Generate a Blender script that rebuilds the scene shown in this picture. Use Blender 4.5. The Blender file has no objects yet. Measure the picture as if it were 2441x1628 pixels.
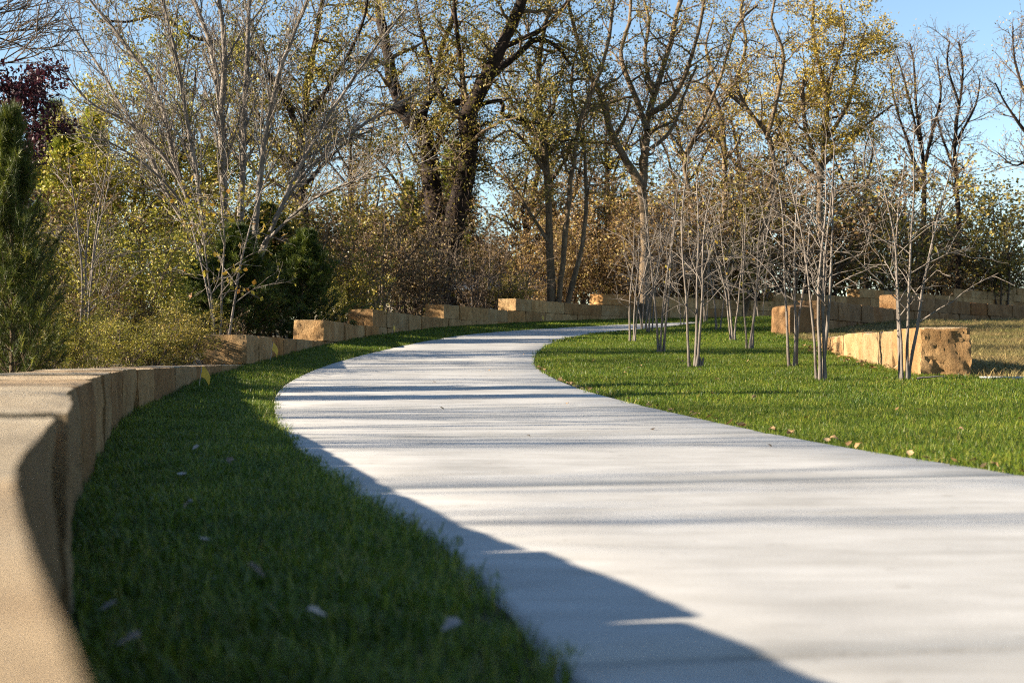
import bpy, bmesh, math, random
import numpy as np
from mathutils import Vector, noise as mnoise

scene = bpy.context.scene
col = scene.collection
R = math.radians
EYE = 0.52            # camera height above the near lawn (m): just over the top of the near wall
FPX = 1422.0          # 50 mm lens on a 36 mm sensor, 1024 px wide
HOR = 356.3           # row of the eye level in a 1024 x 682 frame

# ------------------------------------------------------------------ camera, sky, sun, exposure
cam_d = bpy.data.cameras.new('camera')
cam = bpy.data.objects.new('camera', cam_d)
col.objects.link(cam)
cam.location = (0, 0, EYE)
cam.rotation_euler = (R(90), 0, 0)
cam_d.lens = 50.0
cam_d.sensor_width = 36.0
cam_d.shift_y = (HOR - 341.0) / 1024.0
cam_d.clip_start = 0.05
cam_d.clip_end = 3000
cam_d.dof.use_dof = True
cam_d.dof.focus_distance = 18.0
cam_d.dof.aperture_fstop = 3.8
scene.camera = cam

SUN_EL, SUN_AZ = R(18.8), R(8.0)      # sunlight travels +X and a little +Y
world = bpy.data.worlds.new('World')
scene.world = world
world.use_nodes = True
wn = world.node_tree.nodes
bg = wn['Background']
sky = wn.new('ShaderNodeTexSky')
sky.sky_type = 'NISHITA'
sky.sun_disc = False
sky.sun_elevation = SUN_EL
sky.sun_rotation = R(-90.0) - SUN_AZ
sky.air_density = 1.0
sky.dust_density = 0.0
sky.ozone_density = 2.0
world.node_tree.links.new(sky.outputs[0], bg.inputs[0])
bg.inputs[1].default_value = 0.054

sun_d = bpy.data.lights.new('sun', 'SUN')
sun_d.energy = 5.0
sun_d.angle = R(0.53)
sun_d.color = (1.0, 0.88, 0.70)
sun = bpy.data.objects.new('sun', sun_d)
col.objects.link(sun)
sun_dir = Vector((math.cos(SUN_AZ) * math.cos(SUN_EL), math.sin(SUN_AZ) * math.cos(SUN_EL), -math.sin(SUN_EL)))
sun.rotation_euler = sun_dir.to_track_quat('-Z', 'Y').to_euler()

vs = scene.view_settings
vs.view_transform = 'Standard'
vs.look = 'None'
vs.exposure = 2.1
vs.gamma = 1.0
vs.use_curve_mapping = False
scene.render.engine = 'CYCLES'
scene.cycles.max_bounces = 4
scene.cycles.diffuse_bounces = 2
scene.cycles.glossy_bounces = 2
scene.cycles.transmission_bounces = 2
scene.cycles.use_denoising = False
scene.cycles.filter_width = 1.1

# ------------------------------------------------------------------ object helpers
def tag(o, label=None, cat=None, group=None, kind=None):
    if label: o['label'] = label
    if cat: o['category'] = cat
    if group: o['group'] = group
    if kind: o['kind'] = kind
    return o

def link(o, parent=None):
    col.objects.link(o)
    if parent is not None:
        o.parent = parent
    return o

def empty(name, loc, label, cat, group=None):
    o = bpy.data.objects.new(name, None)
    o.empty_display_size = 0.2
    o.location = loc
    link(o)
    return tag(o, label, cat, group)

def mesh_np(name, V, faces, mat, smooth=False, attr=None, sharp=0):
    """V (n,3) array; faces list of index arrays, each (m,k) with one k."""
    me = bpy.data.meshes.new(name)
    V = np.asarray(V, dtype=np.float32)
    me.vertices.add(len(V))
    me.vertices.foreach_set('co', V.ravel())
    flat, starts, tot = [], [], 0
    for f in faces:
        f = np.asarray(f, dtype=np.int32)
        if len(f) == 0:
            continue
        k = f.shape[1]
        flat.append(f.ravel())
        starts.append(np.arange(len(f), dtype=np.int32) * k + tot)
        tot += f.size
    flat = np.concatenate(flat); starts = np.concatenate(starts)
    me.loops.add(len(flat)); me.loops.foreach_set('vertex_index', flat)
    me.polygons.add(len(starts)); me.polygons.foreach_set('loop_start', starts)
    if smooth:
        me.polygons.foreach_set('use_smooth', np.ones(len(starts), dtype=bool))
    if attr is not None:
        a = me.attributes.new('rnd', 'FLOAT', 'POINT')
        a.data.foreach_set('value', np.asarray(attr, dtype=np.float32))
    me.materials.append(mat)
    me.update(calc_edges=True)
    if sharp: me.set_sharp_from_angle(angle=R(sharp))
    return me

def obj(name, me, parent=None):
    return link(bpy.data.objects.new(name, me), parent)

def copy_tree(o, parent=None):
    c = o.copy()
    link(c, parent)
    for ch in list(o.children):
        copy_tree(ch, c)
    return c

class Boxes:
    """collects boxes / prisms into one mesh"""
    def __init__(s): s.v, s.f = [], []
    def box(s, x0, x1, y0, y1, z0, z1):
        b = len(s.v)
        s.v += [(x0,y0,z0),(x1,y0,z0),(x1,y1,z0),(x0,y1,z0),(x0,y0,z1),(x1,y0,z1),(x1,y1,z1),(x0,y1,z1)]
        s.f += [[b+i for i in q] for q in ((3,2,1,0),(4,5,6,7),(0,1,5,4),(1,2,6,5),(2,3,7,6),(3,0,4,7))]
        return s
    def hexa(s, pts):
        b = len(s.v); s.v += pts
        s.f += [[b+i for i in q] for q in ((3,2,1,0),(4,5,6,7),(0,1,5,4),(1,2,6,5),(2,3,7,6),(3,0,4,7))]
        return s
    def build(s, name, mat, parent=None, smooth=False):
        return obj(name, mesh_np(name, np.array(s.v), [np.array(s.f)], mat, smooth), parent)

# ------------------------------------------------------------------ materials
def new_mat(name):
    m = bpy.data.materials.new(name)
    m.use_nodes = True
    nt = m.node_tree
    p = nt.nodes['Principled BSDF']
    return m, nt, p

def N(nt, t, **kw):
    n = nt.nodes.new(t)
    for k, v in kw.items():
        if k in n.inputs: n.inputs[k].default_value = v
        else: setattr(n, k, v)
    return n

def ramp(nt, stops):
    n = nt.nodes.new('ShaderNodeValToRGB')
    e = n.color_ramp.elements
    while len(e) > 1: e.remove(e[-1])
    for i, (p, c) in enumerate(stops):
        x = e[0] if i == 0 else e.new(p)
        x.position = p
        x.color = (*c, 1) if len(c) == 3 else c
    return n

def coords(nt, scale=(1, 1, 1), kind='Object'):
    tc = nt.nodes.new('ShaderNodeTexCoord')
    mp = nt.nodes.new('ShaderNodeMapping')
    mp.inputs['Scale'].default_value = scale
    nt.links.new(tc.outputs[kind], mp.inputs['Vector'])
    return mp.outputs['Vector']

def noise(nt, vec, scale, detail=4, rough=.55, dist=0.0):
    n = N(nt, 'ShaderNodeTexNoise', Scale=scale, Detail=detail, Roughness=rough, Distortion=dist)
    nt.links.new(vec, n.inputs['Vector'])
    return n.outputs['Fac']

def mixc(nt, fac, a, b, mode='MIX'):
    n = nt.nodes.new('ShaderNodeMix')
    n.data_type = 'RGBA'; n.blend_type = mode
    for sock, v in ((n.inputs[0], fac), (n.inputs[6], a), (n.inputs[7], b)):
        if hasattr(v, 'links') or hasattr(v, 'is_linked'):
            nt.links.new(v, sock)
        elif isinstance(v, tuple): sock.default_value = (*v, 1) if len(v) == 3 else v
        else: sock.default_value = v
    return n.outputs[2]

def bump(nt, p, h, strength, dist):
    b = N(nt, 'ShaderNodeBump', Strength=strength, Distance=dist)
    nt.links.new(h, b.inputs['Height'])
    nt.links.new(b.outputs[0], p.inputs['Normal'])

def stone_mat(top=False, tint=(1.02, .97, .88)):
    m, nt, p = new_mat('sawn_sandstone' if top else 'sandstone')
    v = coords(nt); vz = coords(nt, (1, 1, .4))
    oi = nt.nodes.new('ShaderNodeObjectInfo')
    n1 = noise(nt, v, 2.2, 5, .6, .3)
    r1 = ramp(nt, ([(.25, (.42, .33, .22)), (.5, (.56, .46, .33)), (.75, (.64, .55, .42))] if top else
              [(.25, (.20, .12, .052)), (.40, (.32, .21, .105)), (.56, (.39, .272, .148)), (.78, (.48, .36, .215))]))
    nt.links.new(n1, r1.inputs[0])
    rb = ramp(nt, [(0, (.66, .56, .47)), (.2, (.95, .88, .80)), (.5, (1.0, .98, .96)), (.7, (.84, .85, .87)), (.88, (1.15, 1.1, 1.03)), (1, (.9, .68, .46))])
    nt.links.new(oi.outputs['Random'], rb.inputs[0])
    c = mixc(nt, 1.0, r1.outputs[0], rb.outputs[0], 'MULTIPLY')
    n2 = noise(nt, vz, 9, 5, .7)
    r2 = ramp(nt, [(.48, (0, 0, 0)), (.72, (.75, .75, .75))]); nt.links.new(n2, r2.inputs[0])
    c = mixc(nt, r2.outputs[0], c, mixc(nt, 1.0, c, (.62, .56, .5), 'MULTIPLY'))
    n3 = noise(nt, v, 55, 3, .7)
    r3 = ramp(nt, [(.3, (.42, .36, .3)), (.44, (1, 1, 1)), (.7, (1.1, 1.1, 1.08))]); nt.links.new(n3, r3.inputs[0])
    c = mixc(nt, 1.0, c, r3.outputs[0], 'MULTIPLY')
    c = mixc(nt, 1.0, c, tint, 'MULTIPLY')
    nt.links.new(c, p.inputs['Base Color'])
    p.inputs['Roughness'].default_value = .9
    p.inputs['Specular IOR Level'].default_value = .2
    hh = nt.nodes.new('ShaderNodeMath'); hh.operation = 'ADD'
    nt.links.new(noise(nt, v, 34, 8, .78), hh.inputs[0]); nt.links.new(n2, hh.inputs[1])
    bump(nt, p, hh.outputs[0], 1.0, .045)
    return m

def concrete_mat():
    m, nt, p = new_mat('concrete')
    v = coords(nt); vs_ = coords(nt, (.25, 1, 1)); vb = coords(nt, (.6, 26, 1))
    r1 = ramp(nt, [(.3, (.30, .288, .272)), (.5, (.37, .357, .34)), (.7, (.43, .416, .398))])
    nt.links.new(noise(nt, v, 1.3, 6, .62), r1.inputs[0])
    r2 = ramp(nt, [(.3, (.84, .83, .81)), (.6, (1.04, 1.04, 1.04))]); nt.links.new(noise(nt, vs_, 7, 5, .65), r2.inputs[0])
    c = mixc(nt, 1.0, r1.outputs[0], r2.outputs[0], 'MULTIPLY')
    r3 = ramp(nt, [(.25, (.9, .895, .88)), (.6, (1, 1, 1))]); nb = noise(nt, vb, 6, 3, .6); nt.links.new(nb, r3.inputs[0])
    c = mixc(nt, 1.0, c, r3.outputs[0], 'MULTIPLY')
    r4 = ramp(nt, [(.26, (.55, .52, .48)), (.31, (1, 1, 1))]); nt.links.new(noise(nt, v, 11, 2, .5), r4.inputs[0])
    c = mixc(nt, .45, c, mixc(nt, 1.0, c, r4.outputs[0], 'MULTIPLY'))
    oi = nt.nodes.new('ShaderNodeObjectInfo')
    rs = ramp(nt, [(0, (.93, .925, .915)), (1, (1.05, 1.05, 1.05))]); nt.links.new(oi.outputs['Random'], rs.inputs[0])
    c = mixc(nt, 1.0, c, rs.outputs[0], 'MULTIPLY')
    nt.links.new(c, p.inputs['Base Color'])
    p.inputs['Roughness'].default_value = .78
    p.inputs['Specular IOR Level'].default_value = .35
    hh = nt.nodes.new('ShaderNodeMath'); hh.operation = 'ADD'
    nt.links.new(nb, hh.inputs[0]); nt.links.new(noise(nt, v, 140, 3, .6), hh.inputs[1])
    bump(nt, p, hh.outputs[0], .2, .003)
    return m

def ground_mat():
    m, nt, p = new_mat('soil_and_litter')
    v = coords(nt)
    r1 = ramp(nt, [(.3, (.035, .028, .015)), (.5, (.07, .055, .025)), (.62, (.06, .075, .02)), (.8, (.12, .085, .045))])
    nt.links.new(noise(nt, v, 1.1, 8, .7), r1.inputs[0])
    r2 = ramp(nt, [(.35, (.5, .5, .5)), (.7, (1.3, 1.2, 1.0))]); nt.links.new(noise(nt, v, 22, 4, .7), r2.inputs[0])
    c = mixc(nt, 1.0, r1.outputs[0], r2.outputs[0], 'MULTIPLY')
    nt.links.new(c, p.inputs['Base Color'])
    p.inputs['Roughness'].default_value = .95
    bump(nt, p, noise(nt, v, 18, 6, .7), 1.0, .06)
    return m

def leaf_mat(name, stops, trans=.35, rough=.55, patch=None):
    m, nt, p = new_mat(name)
    at = nt.nodes.new('ShaderNodeAttribute'); at.attribute_name = 'rnd'
    r1 = ramp(nt, stops); nt.links.new(at.outputs['Fac'], r1.inputs[0])
    c = r1.outputs[0]
    oi = nt.nodes.new('ShaderNodeObjectInfo')
    rb = ramp(nt, [(0, (.8, .8, .8)), (1, (1.2, 1.15, 1.1))]); nt.links.new(oi.outputs['Random'], rb.inputs[0])
    c = mixc(nt, 1.0, c, rb.outputs[0], 'MULTIPLY')
    if patch:
        g = nt.nodes.new('ShaderNodeNewGeometry')
        rp = ramp(nt, [(.35, patch[0]), (.65, patch[1])])
        nt.links.new(noise(nt, g.outputs['Position'], patch[2], 4, .6), rp.inputs[0])
        c = mixc(nt, 1.0, c, rp.outputs[0], 'MULTIPLY')
    nt.links.new(c, p.inputs['Base Color'])
    p.inputs['Roughness'].default_value = rough
    p.inputs['Specular IOR Level'].default_value = .3
    tr = nt.nodes.new('ShaderNodeBsdfTranslucent')
    nt.links.new(c, tr.inputs['Color'])
    mx = nt.nodes.new('ShaderNodeMixShader'); mx.inputs[0].default_value = trans
    nt.links.new(p.outputs[0], mx.inputs[1]); nt.links.new(tr.outputs[0], mx.inputs[2])
    nt.links.new(mx.outputs[0], nt.nodes['Material Output'].inputs[0])
    return m

def bark_mat(name, a, b, c_, scale=9, st=.8):
    m, nt, p = new_mat(name)
    v = coords(nt, (1, 1, .3)); v2 = coords(nt)
    r1 = ramp(nt, [(.28, a), (.5, b), (.72, c_)])
    n1 = noise(nt, v, scale, 6, .68)
    nt.links.new(n1, r1.inputs[0])
    r2 = ramp(nt, [(.3, (.65, .65, .65)), (.65, (1.1, 1.1, 1.1))]); nt.links.new(noise(nt, v2, 1.7, 3), r2.inputs[0])
    nt.links.new(mixc(nt, 1.0, r1.outputs[0], r2.outputs[0], 'MULTIPLY'), p.inputs['Base Color'])
    p.inputs['Roughness'].default_value = .9
    p.inputs['Specular IOR Level'].default_value = .2
    bump(nt, p, n1, st, .04)
    return m

def plain_mat(name, c, rough=.7, var=.15, scale=6):
    m, nt, p = new_mat(name)
    v = coords(nt)
    r1 = ramp(nt, [(.3, tuple(x * (1 - var) for x in c)), (.7, tuple(min(1, x * (1 + var)) for x in c))])
    nt.links.new(noise(nt, v, scale, 5, .6), r1.inputs[0])
    nt.links.new(r1.outputs[0], p.inputs['Base Color'])
    p.inputs['Roughness'].default_value = rough
    return m

M = {
    'stone': stone_mat(), 'stone_top': stone_mat(True, (1.0, .97, .92)), 'stone_brown_shade': stone_mat(False, (.62, .53, .46)), 'concrete': concrete_mat(), 'ground': ground_mat(),  # right wall and boulder stone: brown, tint darkened in place of tree shade
    'lawn': leaf_mat('lawn_blades', [(0, (.03, .068, .007)), (.45, (.095, .155, .013)), (.78, (.165, .21, .024)), (.92, (.25, .25, .05)), (1, (.36, .30, .13))], .4, .45,
                     ((.72, .8, .75), (1.25, 1.15, .95), 1.1)),
    'drygrass': leaf_mat('dry_grass_blades', [(0, (.10, .085, .03)), (.4, (.24, .18, .085)), (.8, (.36, .28, .14)), (1, (.16, .17, .05))], .3, .7,
                         ((.62, .75, .5), (1.2, 1.1, 1.0), .7)),
    'olive': leaf_mat('olive_leaves', [(0, (.06, .06, .010)), (.45, (.17, .145, .02)), (.8, (.28, .215, .03)), (1, (.27, .14, .03))], .24),
    'yellowgreen': leaf_mat('yellow_green_leaves', [(0, (.09, .095, .012)), (.45, (.24, .225, .025)), (.8, (.38, .32, .04)), (1, (.32, .18, .03))], .24),
    'gold': leaf_mat('gold_leaves', [(0, (.12, .095, .015)), (.5, (.28, .21, .03)), (1, (.38, .27, .04))], .24),
    'willow': leaf_mat('willow_leaves', [(0, (.08, .075, .015)), (.5, (.19, .155, .03)), (.85, (.29, .23, .05)), (1, (.34, .24, .07))], .24),
    'rust': leaf_mat('rust_leaves', [(0, (.075, .042, .018)), (.45, (.19, .115, .045)), (.75, (.26, .18, .05)), (1, (.27, .24, .05))], .24),
    'tan': leaf_mat('tan_leaves', [(0, (.13, .085, .03)), (.5, (.26, .18, .08)), (1, (.36, .27, .13))], .24),
    'brown': leaf_mat('brown_leaves', [(0, (.045, .028, .012)), (.5, (.12, .072, .028)), (1, (.2, .135, .045))], .24),
    'purple': leaf_mat('purple_leaves', [(0, (.02, .007, .012)), (.6, (.05, .014, .022)), (1, (.10, .028, .035))], .3),
    'pine': leaf_mat('pine_needles', [(0, (.02, .036, .007)), (.5, (.048, .075, .010)), (.85, (.13, .155, .018)), (1, (.24, .25, .03))], .25, .45),
    'pinetip': leaf_mat('sunny_pine_needles', [(0, (.015, .026, .005)), (.45, (.042, .062, .008)), (.8, (.13, .15, .016)), (1, (.30, .29, .03))], .25, .5),
    'limepine': leaf_mat('lime_needles', [(0, (.08, .105, .012)), (.5, (.20, .23, .022)), (1, (.36, .35, .04))], .35, .5),
    'yellowleaf': leaf_mat('single_yellow_leaves', [(0, (.16, .15, .02)), (.5, (.30, .24, .03)), (.8, (.34, .20, .03)), (1, (.30, .10, .02))], .5),
    'litter': leaf_mat('fallen_leaf', [(0, (.16, .085, .035)), (.5, (.30, .18, .08)), (1, (.42, .30, .17))], .2, .8),
    'paleleaf': leaf_mat('pale_fallen_leaf', [(0, (.30, .26, .24)), (1, (.46, .42, .40))], .2, .7),
    'bark_grey': bark_mat('silvery_bark', (.075, .06, .047), (.17, .142, .117), (.27, .235, .198), 7, .7),
    'bark_small': bark_mat('smooth_grey_bark', (.075, .058, .046), (.155, .128, .105), (.225, .195, .166), 14, .4),
    'bark_brown': bark_mat('furrowed_brown_bark', (.05, .034, .02), (.135, .095, .058), (.22, .165, .105), 11, 1.0),
    'bark_dark': bark_mat('dark_furrowed_bark', (.007, .005, .004), (.02, .012, .008), (.055, .034, .021), 8, 1.0),
    'bark_twig': bark_mat('brown_twigs', (.06, .042, .03), (.115, .085, .062), (.16, .125, .095), 14, .2),
    'siding': plain_mat('cream_siding', (.62, .54, .42), .7, .06),
    'white': plain_mat('white_paint', (.74, .74, .72), .5, .05),
    'shingle': plain_mat('grey_shingles', (.16, .14, .13), .9, .3, 14),
    'glass': plain_mat('dark_glass', (.03, .04, .05), .1, .1),
    'flag': plain_mat('yellow_flag', (.50, .32, .03), .5, .2),
    'wire': plain_mat('flag_wire', (.35, .35, .35), .4, .1),
}

# ------------------------------------------------------------------ plan of the place
def spline(pts, step=.25):
    P = np.array(pts, float)
    out = []
    for i in range(len(P) - 1):
        p0, p1, p2, p3 = P[max(i-1, 0)], P[i], P[i+1], P[min(i+2, len(P)-1)]
        n = max(2, int(np.linalg.norm((p2-p1)[:2]) / step))
        t = np.linspace(0, 1, n, endpoint=False)[:, None]
        out.append(.5 * (2*p1 + (p2-p0)*t + (2*p0-5*p1+4*p2-p3)*t**2 + (3*p1-p0-3*p2+p3)*t**3))
    out.append(P[-1:])
    return np.concatenate(out)

PATH_C = spline([(2.35,-6,1.5),(2.1,-2,1.5),(1.75,1.2,1.5),(1.56,2.4,1.46),(1.25,4.1,1.45),(.83,5.7,1.45),(.42,7.6,1.5),(-.27,11.5,1.62),(-.9,15.6,1.62),(-1.15,19.2,1.54),
                 (-1.12,22.5,1.48),(-.88,26.6,1.42),(-.4,31.1,1.42),(.38,35.6,1.45),(1.9,39.9,1.48),(5.1,46.3,1.5),(9.6,52.4,1.5),(15,58.8,1.5),(22,67,1.5),(30,76.5,1.5)])
def offset_curve(C, off):
    T = np.gradient(C[:, :2], axis=0); T /= np.linalg.norm(T, axis=1)[:, None]
    Nn = np.stack([T[:, 1], -T[:, 0]], 1)          # to the right of travel
    return C[:, :2] + Nn * np.asarray(off)[:, None]
PL = offset_curve(PATH_C, -PATH_C[:, 2])
PR = offset_curve(PATH_C, PATH_C[:, 2])
WALL = spline([(.55,-2.2),(.13,-.6),(-.05,.2),(-.215,.65),(-.47,1.345),(-.80,2.5),(-1.14,3.6),(-1.42,4.5),(-1.78,5.9),(-2.22,7.7),(-2.85,10.3),(-3.3,13),(-3.58,16),(-3.64,19.6),(-3.66,23.2),
               (-3.58,26.9),(-3.18,32.7),(-1.95,40.5),(.1,46.2),(2.75,51.3),(7,55.6),(10.8,59.2),(15,63.6),(21,71),(26,77),(36,90)])
R2LINE = spline([(7.25,34.7),(7.8,35.4),(9.5,38.6),(11.55,42.3),(15,47.2),(18.6,51.4),(24,57),(30,62.5)])
R1LINE = spline([(5.16,18.0),(5.28,20.5),(5.5,23.5),(5.82,26.9)])

def ix(curve, y):
    return np.interp(y, curve[:, 1], curve[:, 0])

def zr(y):
    y = np.asarray(y, float)
    z = np.where(y < 7, 0, np.where(y < 17, .045 * (y-7)**2 / 20, .225 + .045 * (y-17)))
    far = 2.16 + .045 * 14 * (1 - np.exp(-(np.maximum(y, 60)-60)/14))
    return np.where(y > 60, far, z)

def sm(a, b, x):
    t = np.clip((x-a)/(b-a), 0, 1)
    return t*t*(3-2*t)

def ground_z(x, y, smooth_only=False):
    x = np.asarray(x, float); y = np.asarray(y, float)
    z = zr(y)
    xw = ix(WALL, y)
    # bed behind the long wall
    left = sm(0, .5, xw - .45 - x)
    z = z + left * (.04 - .16 * sm(14, 26, y))
    # grass strip climbs a little to the wall
    strip = sm(0, 1, (ix(PL, y) - x) / np.maximum(ix(PL, y) - xw, .2)) * (1 - left)
    z = z + strip * .05 * sm(13, 17, y)
    # low mound under the young trees
    z = z + .30 * np.exp(-(((x-7.2)/5.0)**2 + ((y-43)/7.0)**2)) * sm(0, 2.5, x - ix(PR, y))
    # dry bank held by the short wall
    xr1 = np.where(y < 27, ix(R1LINE, y) + .55, ix(R1LINE, 27.0) + .55)
    z = z + .10 * sm(4.0, 6.5, x - xr1) * sm(24, 38, y) * (1 - sm(45, 60, y))
    # terrace above the right-hand retaining wall
    xr2 = np.where(y > 34.6, ix(R2LINE, y), 999)
    z = z + .95 * sm(.45, .9, xr2 - x) * sm(34.6, 36, y) * (1-sm(-2.4, -1.6, ix(PR, y) - x)) * 0
    return z

# ---- ground sheet
def axis(lo, hi, step, far, grow=1.35):
    a = list(np.arange(lo, hi + 1e-6, step))
    s, v = step, hi
    while v < far: s *= grow; v += s; a.append(v)
    s, v = step, lo
    while v > -far: s *= grow; v -= s; a.insert(0, v)
    return np.array(a)
gx, gy = axis(-9, 16, .25, 900), axis(-3, 62, .3, 900)
GX, GY = np.meshgrid(gx, gy)
GZ = ground_z(GX, GY)
on_path = sm(0, .25, np.minimum(GX - ix(PL, GY), ix(PR, GY) - GX))
GZ = GZ - .10 * on_path - .012
nX, nY = len(gx), len(gy)
idx = np.arange(nX * nY).reshape(nY, nX)
quads = np.stack([idx[:-1, :-1], idx[:-1, 1:], idx[1:, 1:], idx[1:, :-1]], -1).reshape(-1, 4)
ground = obj('ground', mesh_np('ground', np.stack([GX, GY, GZ], -1).reshape(-1, 3), [quads], M['ground'], True))
tag(ground, 'brown soil and leaf litter under the lawn, shrubs and trees', None, None, 'structure')

# ---- concrete path: cast slabs with narrow joints
path = bpy.data.objects.new('concrete_path', None)
link(path); tag(path, 'pale broom-finished concrete path winding up between wall and lawn', None, None, 'structure')
seg = np.concatenate([[0], np.cumsum(np.linalg.norm(np.diff(PATH_C[:, :2], axis=0), axis=1))])
s_joint = np.interp(2.62, PATH_C[:, 1], seg)
joints = [s_joint - 6.6, s_joint - 3.3] + [s_joint + 3.3 * k for k in range(32)]
joints = [s for s in joints if 0 <= s <= seg[-1]]
for a, b in zip(joints[:-1], joints[1:]):
    ss = np.linspace(a + (.02 if abs(a - s_joint) < .1 else .006), b - (.02 if abs(b - s_joint) < .1 else .006), 13)
    lx = np.stack([np.interp(ss, seg, PL[:, k]) for k in (0, 1)], 1)
    rx = np.stack([np.interp(ss, seg, PR[:, k]) for k in (0, 1)], 1)
    us = [0, .006, .2, .4, .6, .8, .994, 1]
    rows = []
    for i, s in enumerate(ss):
        end = i in (0, 12)
        for j, u in enumerate(us):
            p = lx[i] * (1-u) + rx[i] * u
            z = float(zr(p[1])) + .012 - (.006 if (j in (0, 7) or end) else 0)
            rows.append((p[0], p[1], z))
    V = np.array(rows); n = len(us)
    I = np.arange(13 * n).reshape(13, n)
    top = np.stack([I[:-1, :-1], I[:-1, 1:], I[1:, 1:], I[1:, :-1]], -1).reshape(-1, 4)
    loop = list(I[0, :]) + list(I[1:, -1]) + list(I[-1, -2::-1]) + list(I[-2:0:-1, 0])
    base = len(V)
    VB = V[loop].copy(); VB[:, 2] -= .11
    V = np.concatenate([V, VB])
    k = len(loop)
    side = np.array([[loop[(i+1) % k], loop[i], base+i, base+(i+1) % k] for i in range(k)])
    obj('slab', mesh_np('slab', V, [top, side], M['concrete'], False), path)

# ------------------------------------------------------------------ sandstone block walls
class Curve2:
    def __init__(s, pts):
        s.p = np.asarray(pts)[:, :2]
        s.s = np.concatenate([[0], np.cumsum(np.linalg.norm(np.diff(s.p, axis=0), axis=1))])
        t = np.gradient(s.p, axis=0); t /= np.linalg.norm(t, axis=1)[:, None]
        s.t = t
    def at(s, q, off):
        """point at arc length q, off metres to the left of travel (behind the wall face)"""
        q = np.asarray(q)
        x = np.interp(q, s.s, s.p[:, 0]); y = np.interp(q, s.s, s.p[:, 1])
        tx = np.interp(q, s.s, s.t[:, 0]); ty = np.interp(q, s.s, s.t[:, 1])
        return x - ty * off, y + tx * off
    def s_of_y(s, y):
        return float(np.interp(y, s.p[:, 1], s.s))

def stone_block(cv, s0, s1, t0, t1, z0, z1, res, parent, seed, end_amp=.0, amp=.02, round_=.012, side=1, soft=0.0, tilt=0.0, mat='stone'):
    """one quarried block in wall coordinates (s along, t behind the face, z up) with split, uneven faces"""
    L, T, Hh = s1 - s0, t1 - t0, z1 - z0
    n = (max(3, int(L/res)), max(3, int(T/res)), max(3, int(Hh/res)))
    vid, V, Nn, E = {}, [], [], []
    def vert(i, j, k):
        key = (i, j, k)
        if key in vid: return vid[key]
        u = (i/n[0], j/n[1], k/n[2])
        nv = [(-1 if a == 0 else (1 if a == m else 0)) for a, m in zip(key, n)]
        vid[key] = len(V); V.append(u); Nn.append(nv)
        return vid[key]
    F = []
    for k in (0, n[2]):
        for i in range(n[0]):
            for j in range(n[1]):
                q = [vert(i, j, k), vert(i+1, j, k), vert(i+1, j+1, k), vert(i, j+1, k)]
                F.append(q if k else q[::-1])
    for j in (0, n[1]):
        for i in range(n[0]):
            for k in range(n[2]):
                q = [vert(i, j, k), vert(i+1, j, k), vert(i+1, j, k+1), vert(i, j, k+1)]
                F.append(q if j == 0 else q[::-1])
    for i in (0, n[0]):
        for j in range(n[1]):
            for k in range(n[2]):
                q = [vert(i, j, k), vert(i, j+1, k), vert(i, j+1, k+1), vert(i, j, k+1)]
                F.append(q[::-1] if i == 0 else q)
    U = np.array(V); NN = np.array(Nn, float)
    P = np.stack([U[:, 0]*L, U[:, 1]*T, U[:, 2]*Hh], 1)
    cnt = np.abs(NN).sum(1)
    o = Vector((seed * 3.17, seed * 1.31, seed * 7.7))
    disp = np.zeros(len(P))
    for q in range(len(P)):
        v = Vector(P[q]) + o
        b = mnoise.noise(v * 2.1) + .5 * mnoise.noise(v * 5.3) + .33 * mnoise.noise(v * 13.0) + .2 * mnoise.noise(v * 31.0)
        a = amp
        if NN[q, 2] != 0 and NN[q, 1] == 0 and NN[q, 0] == 0: a = amp * .25
        if NN[q, 0] < 0 and end_amp: a = end_amp; b = .45*mnoise.noise(v*2.6) + .5*mnoise.noise(v*7.0) + .5*mnoise.noise(v*15.0) + .4*mnoise.noise(v*29.0)
        if NN[q, 1] < 0: a *= min(1.0, (1 - U[q, 2]) * 5.0 + .12)
        disp[q] = a * b
    nn = NN / np.sqrt(cnt)[:, None]
    cz = np.where((np.abs(NN[:, 0]) + np.abs(NN[:, 1])) > 0, .12, 1.0)
    P = P + nn * disp[:, None] * np.stack([np.ones(len(P)), np.ones(len(P)), cz], 1)
    chip = np.array([max(0.0, mnoise.noise((Vector(q) + o) * 4.0) + .25 * mnoise.noise((Vector(q) + o) * 17.0)) for q in P])
    ch = np.where(cnt >= 2, round_ * (cnt - 1) * (.25 + 3.0 * chip * (NN[:, 2] > 0)), 0)
    P = P - nn * ch[:, None]
    if soft:
        c = np.array([L/2, T/2, Hh/2]); rel = (P - c) / c
        rr = np.sqrt((np.abs(rel)**5).sum(1))**(2/5)
        P = c + rel * c * (1 - soft + soft / np.maximum(rr, .6))[:, None]
    x, y = cv.at(P[:, 0] + s0, side * (P[:, 1] + t0))
    z = P[:, 2] + z0 + tilt * (U[:, 0] - .5)
    F = np.array(F)
    nt_ = n[0]*n[1]
    if side > 0: F = F[:, ::-1]
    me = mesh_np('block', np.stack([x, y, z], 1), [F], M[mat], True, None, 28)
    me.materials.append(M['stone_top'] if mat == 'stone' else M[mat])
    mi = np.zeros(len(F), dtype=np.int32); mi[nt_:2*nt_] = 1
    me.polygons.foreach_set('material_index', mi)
    return obj('block', me, parent)

def set_sharp(o):
    pass

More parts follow.
